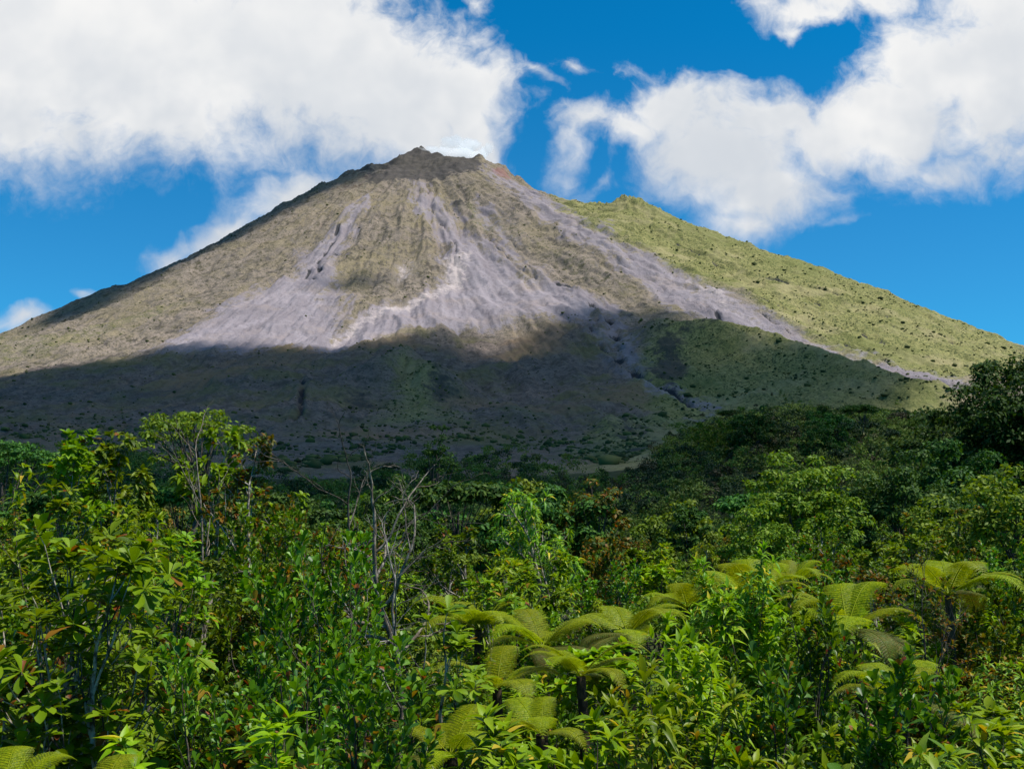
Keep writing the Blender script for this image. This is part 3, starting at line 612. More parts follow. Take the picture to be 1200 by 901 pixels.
# ---------------- the plants one can tell apart: crown-top place, kind
def put(px, py, d, name, label, cat, maker, group=None, seed=0, grow=1.0, rz=None, **k):
    """grow a plant of the height that reaches from the ground to the place of its top"""
    x, y, z = at(px, py, d); g = gz(x, y); h = max(.5, (z-g)*grow); rng = np.random.default_rng(seed+int(px*7+py*13))
    if maker is p_crown: parts = maker(rng, h, **k)
    else:
        parts = maker(rng, h, **k)
        top = max(gg.get()[0][:, 2].max() for _, gg, _ in parts if gg.n); s = h/top
        for _, gg, _ in parts:                      # meet the height with the stems, leave leaf size nearly alone
            gg.V = [v*np.array([1, 1, s], np.float32) for v in gg.V] if .8 < s < 1.25 else [v*np.float32(s) for v in gg.V]
    return plant(name, label, cat, (x, y, g), parts, group, rng.uniform(0, 6.28) if rz is None else rz)
B = 'broad-leaved saplings'; G = 'glossy shrubs in the thicket'; LG = 'lance-leaved shrubs'
put(45, 572, 7.6, 'sapling', 'broad-leaved sapling with pale blotched stems at the left edge of the photo', 'sapling', p_whorl, B, 1, r=.05, stems=3, lean=.10, L=(.12, .19), nb=5)
put(128, 600, 8.2, 'sapling', 'tall sapling with big yellow-green leaf rosettes and leaning white-blotched stem', 'sapling', p_whorl, B, 2, r=.055, stems=2, L=(.13, .21), lean=.12, nb=6)
put(120, 540, 15, 'shrub', 'bright leafy shrub with long drooping leaves below the dark upright twig', 'shrub', p_lance, LG, 3, stems=4, spread=.4)
put(30, 560, 13, 'shrub', 'mid green leafy shrub behind the sapling at the left edge', 'shrub', p_whorl, None, 33, stems=4, L=(.12, .18), bark='bark_dark')
put(70, 500, 24, 'tree', 'thin young tree ending in a dark upright twig above the left thicket', 'tree', p_tree, None, 4, L=(.18, .26), leaf='broad', nb=4, spread=.3, r=.05, bare=.2)
put(152, 503, 27, 'tree', 'small tree with hanging rust-tipped leaves left of the pale-limbed tree', 'tree', p_tree, None, 5, L=(.2, .3), leaf='broad', nb=6, shape='elliptic', droop=.6, gap=.08)
put(238, 496, 28, 'tree', 'spreading tree with pale bare limbs and large hanging leaves', 'tree', p_tree, None, 6, L=(.2, .32), leaf='broad', bark='bark_pale', nb=8, spread=.55, droop=.6, gap=.09, r=.09, bare=.25)
put(300, 502, 25, 'tree', 'slender pale-barked tree with few leaves and a bare twig leaning left', 'tree', p_tree, None, 7, L=(.15, .22), leaf='rusty', bark='bark_pale', nb=5, spread=.3, bare=.6, r=.06)
put(252, 463, 25.5, 'dead_tree', 'bare grey leaning stem reaching above the pale-limbed tree', 'dead tree', p_dead, None, 8, nb=3, spread=.35, r=.04, lean=.05)
put(228, 480, 62, 'tree', 'flat-topped umbrella tree behind the pale-limbed tree', 'tree', p_crown, None, 9, R=3.6, umbrella=True, leaf='olive', K=40, n=70, L=(.2, .35), cr=.25)
put(178, 690, 9.5, 'shrub', 'dark drooping shrub beside the white-blotched leaning stem', 'shrub', p_lance, None, 10, stems=4, L=(.12, .18), leaf='broad')
put(252, 622, 12.5, 'shrub', 'dark-stemmed forked shrub with leaf whorls', 'shrub', p_whorl, None, 11, stems=3, bark='bark_dark', L=(.11, .17), dens=(10, 14), lean=.2)
put(292, 588, 18, 'shrub', 'dense deep green shrub below the slender pale-barked tree', 'shrub', p_bushy, G, 12, stems=6, leaf='small', L=(0.074, 0.115))
put(232, 838, 5.4, 'shrub', 'low plant of big pointed yellow-green leaves at the bottom edge', 'shrub', p_whorl, None, 13, stems=7, L=(.12, .2), leaf='lance', shape='lance', wr=.34, droop=.35, bark='bark_dark', dens=(8, 11))
put(385, 618, 10.5, 'shrub', 'tall glossy shrub with upright pale shoot at its top', 'shrub', p_bushy, G, 14, stems=7, L=(0.074, 0.115), spread=.28)
put(372, 574, 21, 'shrub', 'rust-orange tinged shrub left of the bare branching tree', 'shrub', p_bushy, None, 15, leaf='rusty', stems=7, L=(.08, .13), shape='elliptic', spread=.45)
put(424, 470, 19, 'dead_tree', 'dark bare tree with one tall thin twig, left of the two bare trees', 'dead tree', p_dead, None, 16, bark='bark_dark', r=.042, nb=9, spread=1.1, lean=.04)
put(480, 522, 18, 'dead_tree', 'bare tree with long crooked pale branches reaching right', 'dead tree', p_dead, None, 17, r=.075, nb=8, spread=1.0, crook=.17)
put(462, 600, 13.5, 'dead_tree', 'pale forked dead stem standing in the middle thicket', 'dead tree', p_dead, None, 18, bark='bark_grey', r=.038, nb=4, spread=.45)
put(425, 745, 7.2, 'shrub', 'glossy shrub with a few red leaves at bottom centre', 'shrub', p_bushy, G, 19, stems=7, L=(0.066, 0.107), spread=.35)
put(330, 735, 8.2, 'shrub', 'glossy upright shrub with reddish old leaves left of the bottom centre', 'shrub', p_bushy, G, 20, stems=6, L=(0.066, 0.102), spread=.35)
put(540, 602, 26, 'tree', 'small bushy bright green tree left of the twin pale trunks', 'tree', p_tree, None, 21, L=(.12, .18), leaf='small', nb=8, spread=.5, gap=.05)
put(655, 572, 24, 'tree', 'yellow-green slender tree with twin pale trunks', 'tree', p_tree, None, 22, L=(.16, .24), leaf='pale', bark='bark_pale', nb=6, spread=.42, droop=.7, gap=.07, bare=.2, r=.07, shape='lance', wr=.3)
put(672, 590, 24.3, 'tree', 'thin pale trunk with sparse drooping leaves beside the twin trunks', 'tree', p_tree, None, 23, L=(.14, .2), leaf='pale', bark='bark_pale', nb=4, spread=.35, droop=.8, gap=.08, bare=.4, r=.05, shape='lance', wr=.3)
put(700, 628, 29, 'shrub', 'red-tipped bush behind the ferns', 'shrub', p_bushy, None, 24, leaf='rusty', stems=6, L=(.1, .15), shape='elliptic', spread=.4)
put(520, 690, 9.2, 'sapling', 'thin white-blotched stem with few leaves near the middle', 'sapling', p_whorl, B, 25, stems=1, L=(.12, .18), lean=.06, nb=3)
put(845, 632, 15.5, 'shrub', 'bright yellow-green drooping shrub right of the fern cluster', 'shrub', p_lance, LG, 26, stems=5, leaf='pale', spread=.35)
put(800, 718, 10.4, 'shrub', 'leafy shrub with long drooping leaves in front of the yellow-green one', 'shrub', p_lance, LG, 27, stems=5, spread=.3)
put(745, 768, 7.8, 'shrub', 'lance-leaved shrub with cream new shoots in the lower middle', 'shrub', p_lance, LG, 28, stems=4, L=(.10, .16), spread=.3)
put(838, 765, 7.0, 'shrub', 'tall-stemmed drooping shrub with long green leaves at the lower right of centre', 'shrub', p_lance, LG, 29, stems=4, L=(.14, .22), spread=.3)
put(985, 738, 8.4, 'shrub', 'large glossy shrub of upright blunt leaves at lower right', 'shrub', p_bushy, G, 30, stems=8, L=(0.082, 0.123), spread=.4)
put(925, 690, 12.5, 'shrub', 'glossy bluish green shrub below the left frond of the right tree fern', 'shrub', p_bushy, G, 31, stems=6, L=(0.082, 0.123))
put(590, 850, 6.0, 'shrub', 'leafy plant with pointed rosettes at the bottom edge under the ferns', 'shrub', p_whorl, None, 32, stems=5, L=(.13, .2), leaf='lance', shape='lance', wr=.32, bark='bark_dark')
put(1150, 635, 17, 'shrub', 'green shrub at the right edge above the arching fern', 'shrub', p_bushy, G, 34, stems=6, leaf='small', L=(0.082, 0.123), shape='elliptic', spread=.4)
put(1182, 545, 38, 'tree', 'pale green tree at the right edge in front of the dark giant trees', 'tree', p_crown, None, 35, R=2.6, leaf='olive', K=60, n=90, L=(.16, .26), cr=.28)
put(1172, 424, 78, 'tree', 'giant dark dense tree at the right edge, tallest in the photo', 'tree', p_crown, None, 36, R=6.2, leaf='dark', K=150, n=260, L=(.26, .42), cr=.25, trunk=.3, th=.95)
put(1225, 430, 72, 'tree', 'dark dense tree cut by the right edge of the photo', 'tree', p_crown, None, 37, R=5.2, leaf='dark', K=130, n=260, L=(.26, .42), cr=.26, trunk=.3, th=.95)
put(1120, 520, 66, 'tree', 'dark tree below and left of the giant dark tree', 'tree', p_crown, None, 38, R=3.8, leaf='dark', K=90, n=200, L=(.2, .34), cr=.28, trunk=.25, th=.95)
put(935, 534, 50, 'tree', 'rounded yellow-green tree in the right middle distance', 'tree', p_crown, None, 39, R=3.0, leaf='olive', K=95, n=170, L=(.16, .26), cr=.26, trunk=.3, th=.95)
put(895, 590, 46, 'tree', 'small olive tree at the left foot of the rounded yellow-green tree', 'tree', p_crown, None, 40, R=1.8, leaf='olive', K=50, n=90, L=(.14, .22), cr=.3, trunk=.3, th=.95)
put(1055, 532, 56, 'tree', 'dark green pointed tree between the yellow-green tree and the dark giants', 'tree', p_crown, None, 41, R=3.0, leaf='canopy', K=95, n=170, L=(.16, .28), cr=.26, trunk=.25, th=.95)
put(1085, 595, 42, 'tree', 'brown-tinged thin tree before the dark giants', 'tree', p_tree, None, 42, L=(.14, .22), leaf='rusty', nb=6, spread=.5)
put(975, 600, 36, 'tree', 'loose tree of upturned leaf rosettes and grey limbs before the rounded tree', 'tree', p_tree, None, 43, L=(.14, .22), leaf='small', bark='bark_grey', nb=7, spread=.6)
put(1076, 628, 12.6, 'shrub', 'thin bare red-leaved stems rising beside the right tree fern', 'shrub', p_tree, None, 44, L=(.05, .08), leaf='rusty', bark='bark_dark', nb=5, spread=.25, bare=.7, r=.02)
put(586, 596, 78, 'tree', 'dark round tree behind the small bushy bright tree', 'tree', p_crown, None, 45, R=3.6, leaf='dark', K=70, n=110, L=(.2, .34), cr=.28, trunk=.2, th=.95)
put(625, 612, 70, 'tree', 'dark low round tree left of the twin pale trunks', 'tree', p_crown, None, 46, R=2.8, leaf='dark', K=60, n=110, L=(.2, .32), cr=.28, trunk=.2, th=.95)
put(515, 500, 175, 'tree', 'lone dark tree standing above the forest edge', 'tree', p_crown, None, 47, R=3.8, leaf='dark', K=40, n=70, L=(.35, .55), cr=.32)
put(12, 516, 92, 'tree', 'dark flat-crowned tree at the left edge of the forest', 'tree', p_crown, None, 48, R=5, umbrella=True, leaf='canopy', K=50, n=90, L=(.25, .4), cr=.25)
put(455, 560, 60, 'tree', 'bluish green soft tree behind the bare branching trees', 'tree', p_crown, None, 49, R=2.8, leaf='canopy', K=60, n=110, L=(.18, .28), cr=.28, trunk=.25, th=.95)
put(760, 640, 34, 'tree', 'bright rounded tree behind the fern cluster', 'tree', p_tree, None, 50, L=(.14, .2), leaf='small', nb=8, spread=.5)
put(350, 640, 16, 'shrub', 'small-leaved olive shrub in front of the rust-orange shrub', 'shrub', p_bushy, None, 51, leaf='small', stems=6, L=(.08, .12), shape='elliptic', spread=.4)
put(80, 690, 10, 'shrub', 'dark shrub between the two blotched saplings', 'shrub', p_whorl, None, 52, stems=3, L=(.1, .15), bark='bark_dark')
put(630, 660, 19, 'shrub', 'dark leafy shrub at the foot of the twin pale trunks', 'shrub', p_whorl, None, 53, stems=4, L=(.12, .18), bark='bark_dark')
# ferns
def putfern(px, py, d, size, n, seed, label, a0=None, **k):
    x, y, z = at(px, py, d); g = gz(x, y); return fern('tree_fern', label, (x, y, g), z-g, size, n, seed, a0=a0, **k)
putfern(648, 757, 15, 1.15, 9, 1, 'tree fern with bright upright fronds, left one of the middle cluster')
putfern(742, 744, 15.5, 1.18, 9, 2, 'tree fern with olive arching fronds, right one of the middle cluster', old=2)
putfern(600, 802, 12.2, 0.93, 8, 3, 'tree fern with hanging feathery fronds below the middle cluster, left of the pair')
putfern(690, 794, 11.8, 0.93, 8, 4, 'tree fern with hanging feathery fronds below the middle cluster, right of the pair', old=1)
putfern(640, 860, 9.4, 0.70, 7, 5, 'small dark fern low down under the fern pair', old=1)
putfern(1030, 734, 13.5, 1.29, 10, 6, 'large tree fern with domed yellow-green fronds at right')
putfern(1072, 822, 9.8, 0.93, 7, 7, 'tree fern with one high arching frond at lower right')
putfern(508, 880, 8, 0.67, 7, 8, 'small fern near the bottom centre', old=1)
putfern(20, 927, 5.2, 0.44, 7, 9, 'bright low fern in the bottom left corner', old=0)
putfern(150, 947, 5.0, 0.46, 7, 10, 'low fern beside the big pointed leaves at bottom left', old=0)
putfern(930, 682, 21, 1.11, 7, 11, 'small fern behind the right tree fern')
putfern(885, 702, 17, 1.35, 8, 12, 'tree fern with wide flat crown left of the large right tree fern', old=1)
putfern(1120, 698, 15.5, 1.3, 8, 13, 'tree fern with wide flat crown right of the large right tree fern', old=1)
putfern(560, 736, 17.5, 1.3, 8, 14, 'tree fern at the left end of the middle fern cluster, furthest back', old=0)
putfern(815, 712, 18.5, 1.25, 8, 15, 'tree fern between the middle cluster and the right group', old=1)
# arching bamboo grass at the lower right
def p_grass(rng, h, n=260):
    f = Geo(); w = Geo(); k = 26
    for i in range(k):
        P, R, d = limb(rng, rng.normal(size=3)*np.array([.35, .35, 0]), unit(np.array([rng.normal()*.3, rng.normal()*.3, 1])), h*rng.uniform(.6, 1), .008, 8, .08, -.05); tube(w, P, R, 4)
        m_ = n//k; s = rng.uniform(.3, 1, m_)*8; q = np.stack([np.interp(s, np.arange(9), P[:, j]) for j in range(3)], 1); D = around(rng, UP, m_, .5, 1.4)
        leaves(f, q, D, leafnorm(D), rng.uniform(.2, .38, m_), 'strap', .07, .2, .6)
    return [('stem', w, 'bark_dark'), ('foliage', f, 'grass')]
put(1165, 800, 7.4, 'grass_clump', 'clump of arching narrow-bladed grass in the bottom right corner', 'grass', p_grass, None, 60, n=900)
# ---------------- the rest of the thicket: copies of a few grown plants, each named by what it stands beside
LM = [(45,572,7.6,'the left-edge sapling'),(128,600,8.2,'the leaning blotched sapling'),(120,545,15,'the bright drooping left shrub'),(70,505,24,'the dark upright twig'),(152,503,27,'the rust-tipped tree'),(238,496,28,'the pale-limbed tree'),
 (300,510,25,'the slender pale-barked tree'),(252,640,12.5,'the dark-stemmed forked shrub'),(292,592,18,'the deep green dense shrub'),(232,850,5.4,'the big pointed leaves'),(385,630,10.5,'the tall glossy shrub'),(372,580,21,'the rust-orange shrub'),
 (424,500,19,'the tall bare twig tree'),(480,540,18,'the crooked bare tree'),(462,620,13.5,'the pale forked dead stem'),(425,760,7.2,'the red-leaved glossy shrub'),(540,605,26,'the bushy bright tree'),(655,575,24,'the twin pale trunks'),(700,630,29,'the red-tipped bush'),
 (520,700,9.2,'the thin blotched stem'),(845,640,15.5,'the yellow-green drooping shrub'),(800,725,10.4,'the long-leaved drooping shrub'),(745,775,7.8,'the cream-shooted shrub'),(985,745,8.4,'the large blunt-leaved shrub'),(925,695,12.5,'the bluish glossy shrub'),
 (590,845,6,'the bottom-edge pointed rosettes'),(1150,640,17,'the right-edge green shrub'),(1182,550,38,'the pale right-edge tree'),(1172,440,78,'the giant dark tree'),(935,545,50,'the rounded yellow-green tree'),(1055,540,56,'the dark pointed tree'),(1085,600,42,'the brown-tinged thin tree'),
 (975,605,36,'the grey-limbed rosette tree'),(1076,640,12.6,'the bare red-leaved stems'),(586,600,78,'the dark round tree'),(515,505,175,'the lone forest-edge tree'),(12,520,92,'the dark flat-crowned tree'),(455,565,60,'the bluish soft tree'),(760,645,34,'the bright rounded tree'),
 (648,722,15,'the left middle tree fern'),(742,708,15.5,'the right middle tree fern'),(600,780,12.2,'the hanging fern pair'),(1030,698,13.5,'the large right tree fern'),(1072,800,9.8,'the high-arching right fern'),(508,858,8,'the small bottom fern'),(1165,810,7.4,'the bamboo grass'),
 (1120,525,66,'the lower dark tree'),(228,482,62,'the umbrella tree')]
USED = set(o['label'] for o in bpy.data.objects if o.get('label'))
def where(px, py, d, look, cat):
    c = []
    for X, Y, D, ph in LM:
        dd = math.log(d/D); q = math.hypot((px-X)/60, dd*2.2); rel = ('behind' if dd > 0 else 'in front of') if abs(px-X) < 55*(1+abs(dd)) and abs(dd) > .12 else ('just left of' if px < X else 'just right of') if abs(px-X) < 60 else ('left of' if px < X else 'right of')
        c.append((q, rel, ph, px-X))
    c.sort(key=lambda k: k[0])
    for q, rel, ph, _ in c[:3]:
        for pre in ('',):
            s = f'{look} {cat} {rel} {ph}'
            if s not in USED: USED.add(s); return s
    L_ = [k for k in c[:14] if k[3] > 0]; R_ = [k for k in c[:14] if k[3] <= 0]
    for a in L_[:5]:
        for b in R_[:5]:
            s = f'{look} {cat} between {a[2]} and {b[2]}'
            if s not in USED and len(s.split()) <= 16: USED.add(s); return s
    for a in c[3:20]:
        s = f'{look} {cat} {a[1]} {a[2]}'
        if s not in USED: USED.add(s); return s
    s = f'{look} {cat} somewhat {c[0][1]} {c[0][2]}'; USED.add(s); return s
rg = np.random.default_rng(77)
def proto(name, cat, look, parts, group):
    top = max(g.get()[0][:, 2].max() for _, g, _ in parts if g.n); return dict(name=name, cat=cat, look=look, parts=parts, h=top, group=group, e=None)
def R_(s): return np.random.default_rng(s)
SH = 'filling shrubs of the thicket'
LOW = [proto('shrub', 'shrub', 'glossy small-leaved', p_bushy(R_(1), 2.6, 7, (.06, .10), spread=.4), SH), proto('shrub', 'shrub', 'glossy blunt-leaved', p_bushy(R_(2), 3.0, 6, (.075, .115), spread=.35), SH),
       proto('shrub', 'shrub', 'drooping long-leaved', p_lance(R_(3), 2.8, 5, spread=.35), SH), proto('shrub', 'shrub', 'pale yellow-green', p_lance(R_(4), 2.8, 5, (.11, .18), leaf='pale', spread=.4), SH),
       proto('shrub', 'shrub', 'dark whorled', p_whorl(R_(5), 2.9, 5, (.12, .19), bark='bark_dark', lean=.3), SH), proto('shrub', 'shrub', 'broad-leaved', p_whorl(R_(6), 2.7, 5, (.15, .24), leaf='lance', shape='elliptic', bark='bark_dark', lean=.3), SH),
       proto('shrub', 'shrub', 'dense fine-leaved', p_bushy(R_(7), 2.7, 8, (.07, .11), leaf='small', shape='elliptic', spread=.45), SH), proto('shrub', 'shrub', 'rust-tinted', p_bushy(R_(8), 2.6, 6, (.08, .12), leaf='rusty', shape='elliptic', spread=.4), SH),
       proto('sapling', 'sapling', 'thin pale-stemmed', p_whorl(R_(9), 3.3, 2, (.12, .19), lean=.1), SH)]
MIDT = [proto('tree', 'tree', 'small bushy', p_tree(R_(11), 4.6, (.11, .17), 'small', nb=8, spread=.55, gap=.045), 'young trees over the thicket'), proto('tree', 'tree', 'loose broad-leaved', p_tree(R_(12), 4.6, (.16, .24), 'broad', nb=7, spread=.55, gap=.07, droop=.5), 'young trees over the thicket'),
        proto('tree', 'tree', 'pale long-leaved', p_tree(R_(13), 4.6, (.16, .24), 'lance', 'bark_pale', nb=7, spread=.5, gap=.06, shape='lance', wr=.3, droop=.6), 'young trees over the thicket'), proto('tree', 'tree', 'rust-tinted', p_tree(R_(14), 4.4, (.12, .18), 'rusty', nb=7, spread=.5, gap=.05), 'young trees over the thicket'),
        proto('tree', 'tree', 'dark glossy', p_bushy(R_(15), 4.2, 6, (.13, .2), 'glossy', 'bark_dark', gap=.04, last=.6, spread=.4, r=.04), 'young trees over the thicket'), proto('tree', 'tree', 'olive round', p_crown(R_(16), 4.4, 1.7, leaf='olive', K=60, n=80, L=(.12, .2), cr=.28, trunk=.2, th=.95), 'young trees over the thicket')]
FART = [proto('tree', 'tree', 'dark round-crowned', p_crown(R_(21), 7, 3.0, leaf='dark', K=60, n=85, L=(.26, .42), cr=.28, trunk=.2, th=.95), 'forest trees in the middle distance'), proto('tree', 'tree', 'olive round-crowned', p_crown(R_(22), 7, 2.9, leaf='olive', K=60, n=80, L=(.26, .42), cr=.27, trunk=.2, th=.95), 'forest trees in the middle distance'),
        proto('tree', 'tree', 'green lumpy-crowned', p_crown(R_(23), 7, 3.4, leaf='canopy', K=70, n=80, L=(.28, .45), cr=.26, trunk=.25, th=.9), 'forest trees in the middle distance'), proto('tree', 'tree', 'flat-crowned', p_crown(R_(24), 7, 3.6, umbrella=True, leaf='canopy', K=55, n=80, L=(.26, .42), cr=.24), 'forest trees in the middle distance'),
        proto('tree', 'tree', 'brownish thin-crowned', p_crown(R_(25), 7, 2.6, leaf='rusty', K=45, n=60, L=(.24, .38), cr=.27, trunk=.25, th=.9), 'forest trees in the middle distance'), proto('tree', 'tree', 'tall dark-crowned', p_crown(R_(26), 8, 2.4, leaf='dark', K=60, n=80, L=(.24, .4), cr=.28, trunk=.2, th=1.1), 'forest trees in the middle distance')]
def spawn(pr, x, y, h):
    g = gz(x, y); s = h/pr['h']; px, py = pix(x, y, g+h); lab = where(px, py, y, pr['look'], pr['cat']); rz = rg.uniform(0, 6.28)
    if pr['e'] is None: pr['e'] = plant(pr['name'], lab, pr['cat'], (x, y, g), pr['parts'], pr['group'], rz, s)
    else: dup(pr['e'], (x, y, g), rz, s, lab, pr['group'])
TAKEN = [(at(a, b, d)[0], d) for a, b, d, _ in LM]
def scatter(d0, d1, gap, side=.60):
    out = []; y = d0
    while y < d1:
        g = gap(y); n = int(2*side*y/g)+1
        for i in range(n):
            out.append((-side*y+(i+rg.uniform(0, 1))*g, y+rg.uniform(-.5, .5)*g))
        y += g
    return out
CLEAR = [(545, 860, 9, 15.5), (900, 1120, 9.8, 13.4), (1020, 1130, 7.5, 9.7), (-60, 150, 5, 8.2), (420, 570, 12, 18)]       # gaps in which the tree ferns stand free
for x, y in scatter(5.6, 17, lambda d: 1.0+.045*d):
    if any((x-a)**2+(y-b)**2 < .45 for a, b in TAKEN): continue
    px, py = pix(x, y, -1.5); lowz = rg.uniform(-2.35, -1.45) if y < 12 else rg.uniform(-2.3, -1.1)
    if any(a < px < b and c < y < d for a, b, c, d in CLEAR): lowz -= .22
    if px < 165 and y < 7.9: continue
    if y < 7: lowz = rg.uniform(-1.9, -1.35)
    w = np.array([3, 3, 3, 1.6, 2.5, 2.5, 2.5, .8, .8]); 
    if px > 550: w = np.array([2, 2, 3.5, 3, 1.2, 3, 2, 1.0, .5])
    spawn(LOW[rg.choice(9, p=w/w.sum())], x, y, lowz-gz(x, y))
for x, y in scatter(17.5, 34, lambda d: 1.25+.045*d):
    if any((x-a)**2+(y-b)**2 < .6 for a, b in TAKEN): continue
    px, py = pix(x, y, -1); left = 1-ss(250, 420, px)
    z = rg.uniform(-2.2, -.9)+1.1*left*rg.uniform(0, 1)
    P = LOW if rg.random() < .45 else MIDT; w = np.array([2, 2, 2, 1.5, 2, 2, 3, 1.2, .5]) if P is LOW else np.array([3, 2, 1.6, 1.2, 2, 2])
    spawn(P[rg.choice(len(P), p=w/w.sum())], x, y, z-gz(x, y))
for x, y in scatter(35, 62, lambda d: 1.9+.06*d):
    if any((x-a)**2+(y-b)**2 < 1.5 for a, b in TAKEN): continue
    z = rg.uniform(-2.3, -.6); px, _ = pix(x, y, 0); z += 1.6*(1-ss(100, 330, px))*rg.uniform(0, 1)+1.5*ss(1000, 1150, px)*rg.uniform(0, 1)
    if 570 < px < 830: z -= 1.0
    w = np.array([3, 2, 1.2, 1.0, 2, 3]); spawn(MIDT[rg.choice(6, p=w/w.sum())], x, y, z-gz(x, y))
nfar = 0
for x, y in scatter(65, 150, lambda d: 3.6+.025*d, .58):
    px, _ = pix(x, y, 0); h = rg.uniform(5, 8)
    if 90 < y < 190 and 560 < px < 860: h *= .8
    if px > 820 and y < 85: h *= .78
    w = np.array([3, 1.8, 3, 1.2, .8, 1.6])
    if px < 500: h = min(h, at(px, 566+14*rg.random(), y)[2]-gz(x, y))
    if nfar < 112 and h > 2.5: spawn(FART[rg.choice(6, p=w/w.sum())], x, y, h); nfar += 1

rh = np.random.default_rng(41); nh = 0
for _ in range(400):
    x, y = rh.uniform(70, 520), rh.uniform(300, 640); h = rh.uniform(12, 19); px, py = pix(x, y, gz(x, y)+h)
    if px > 1130 or px < 740 or nh >= 44 or py < np.interp(px, [740, 790, 830, 880, 1000, 1110], [545, 505, 486, 472, 472, 480]): continue
    if any((x-a)**2+(y-b)**2 < 13**2 for a, b in TAKEN): continue
    TAKEN.append((x, y)); spawn(FART[rh.choice(6, p=[.22, .22, .26, .18, .02, .10])], x, y, h); nh += 1
# ---------------- far wood as one mass, scrub on the slopes, leaf litter and low growth under the thicket
def mat_wood():
    m, t, o = newmat('wood_leaf'); a = t.n('ShaderNodeSeparateColor', {0: t.attr('tint').outputs['Color']}); gm = t.n('ShaderNodeNewGeometry')
    c = t.mix(t.sstep(a.outputs[0], .2, .8), (.022, .048, .011), (.15, .195, .024)); c = t.mix(t.sstep(a.outputs[1], .7, .9), c, (.15, .21, .02)); c = t.mix(t.sstep(a.outputs[2], .86, .95), c, (.075, .06, .022))
    hs = t.n('ShaderNodeHueSaturation', {'Color': c, 'Value': t.m('ADD', .75, t.m('MULTIPLY', gm.outputs['Random Per Island'], .5))})
    b = t.n('ShaderNodeBsdfPrincipled', {'Base Color': hs.outputs[0], 'Roughness': .6, 'Specular IOR Level': .2}); tr = t.n('ShaderNodeBsdfTranslucent', {'Color': hs.outputs[0]})
    mx = t.n('ShaderNodeMixShader', {0: .2, 1: b.outputs[0], 2: tr.outputs[0]}); t.nt.links.new(mx.outputs[0], o.inputs[0]); return m
EDGE = np.array([(-200,525),(0,522),(60,528),(120,520),(200,528),(300,545),(330,556),(400,545),(480,530),(560,526),(640,534),(720,548),(750,536),(790,505),(830,488),(880,474),(930,468),(1000,474),(1060,476),(1110,482),(1400,470)], float)
def build_wood():
    r = np.random.default_rng(5); X = []; y = 128.
    while y < 1700:
        g = 6.2+.005*y+.8*float(ss(260, 420, y)); n = int(1.2*y/g); xs = -.6*y+(np.arange(n)+r.uniform(0, 1, n))*g; X.append(np.stack([xs, y+r.uniform(-.5, .5, n)*g], 1)); y += g*.95
    X = np.concatenate(X); x, y = X.T; z = np.where(y > 430, height(x, y), height(x, y, False)); h = (np.where(y < 220, r.uniform(5, 8, len(x)), r.uniform(6, 13, len(x))*(1+.55*ss(300, 450, y)))*(1-.25*ss(500, 900, y)))*(.8+.35*fbm(x/60, y/60, 2, 7)); px, py = pix(x, y, z+h)
    e = np.interp(px, EDGE[:, 0], EDGE[:, 1])+6*fbm(px/40, px*0, 3, 8)
    k = (py > e) | (r.random(len(x)) < .05*(py > e-14)); 
    x, y, z, h = x[k], y[k], z[k], h[k]; g = Geo(); T = []
    for i in range(len(x)):
        far = y[i] > 480; n = 90 if far else 200 if y[i] > 220 else 330; R = h[i]*r.uniform(.38, .56); K = 9 if far else 15
        a = r.uniform(0, 6.28, K); q = np.sqrt(r.uniform(0, 1, K)); u = r.uniform(-.1, 1, K); hc = h[i]*.5
        flat = r.random() < .2
        C = np.stack([x[i]+np.cos(a)*q*R*.8, y[i]+np.sin(a)*q*R*.8, z[i]+h[i]-hc*(1-.0)*(.25 if flat else 1)*(q**2*1.5+.3*(1-u))-R*.2], 1)
        n0 = g.n; clumps(r, g, C, R*(.42 if not flat else .36)*r.uniform(.7, 1.2, K), n//K*2, (.3, .55, .85)[0 if y[i] < 220 else 1 if not far else 2], (.5, .95, 1.4)[0 if y[i] < 220 else 1 if not far else 2], flat=.7 if not flat else .4)
        T.append(np.tile(np.append(r.random(3), 1), (g.n-n0, 1)))
    V, F = g.get(); o = mesh('distant_wood', V, F, mat_wood(), {'tint': np.concatenate(T)}); tag(o, 'dark green wood covering the foot of the volcano', 'wood', kind='stuff'); print('wood', len(x), len(F))
build_wood()
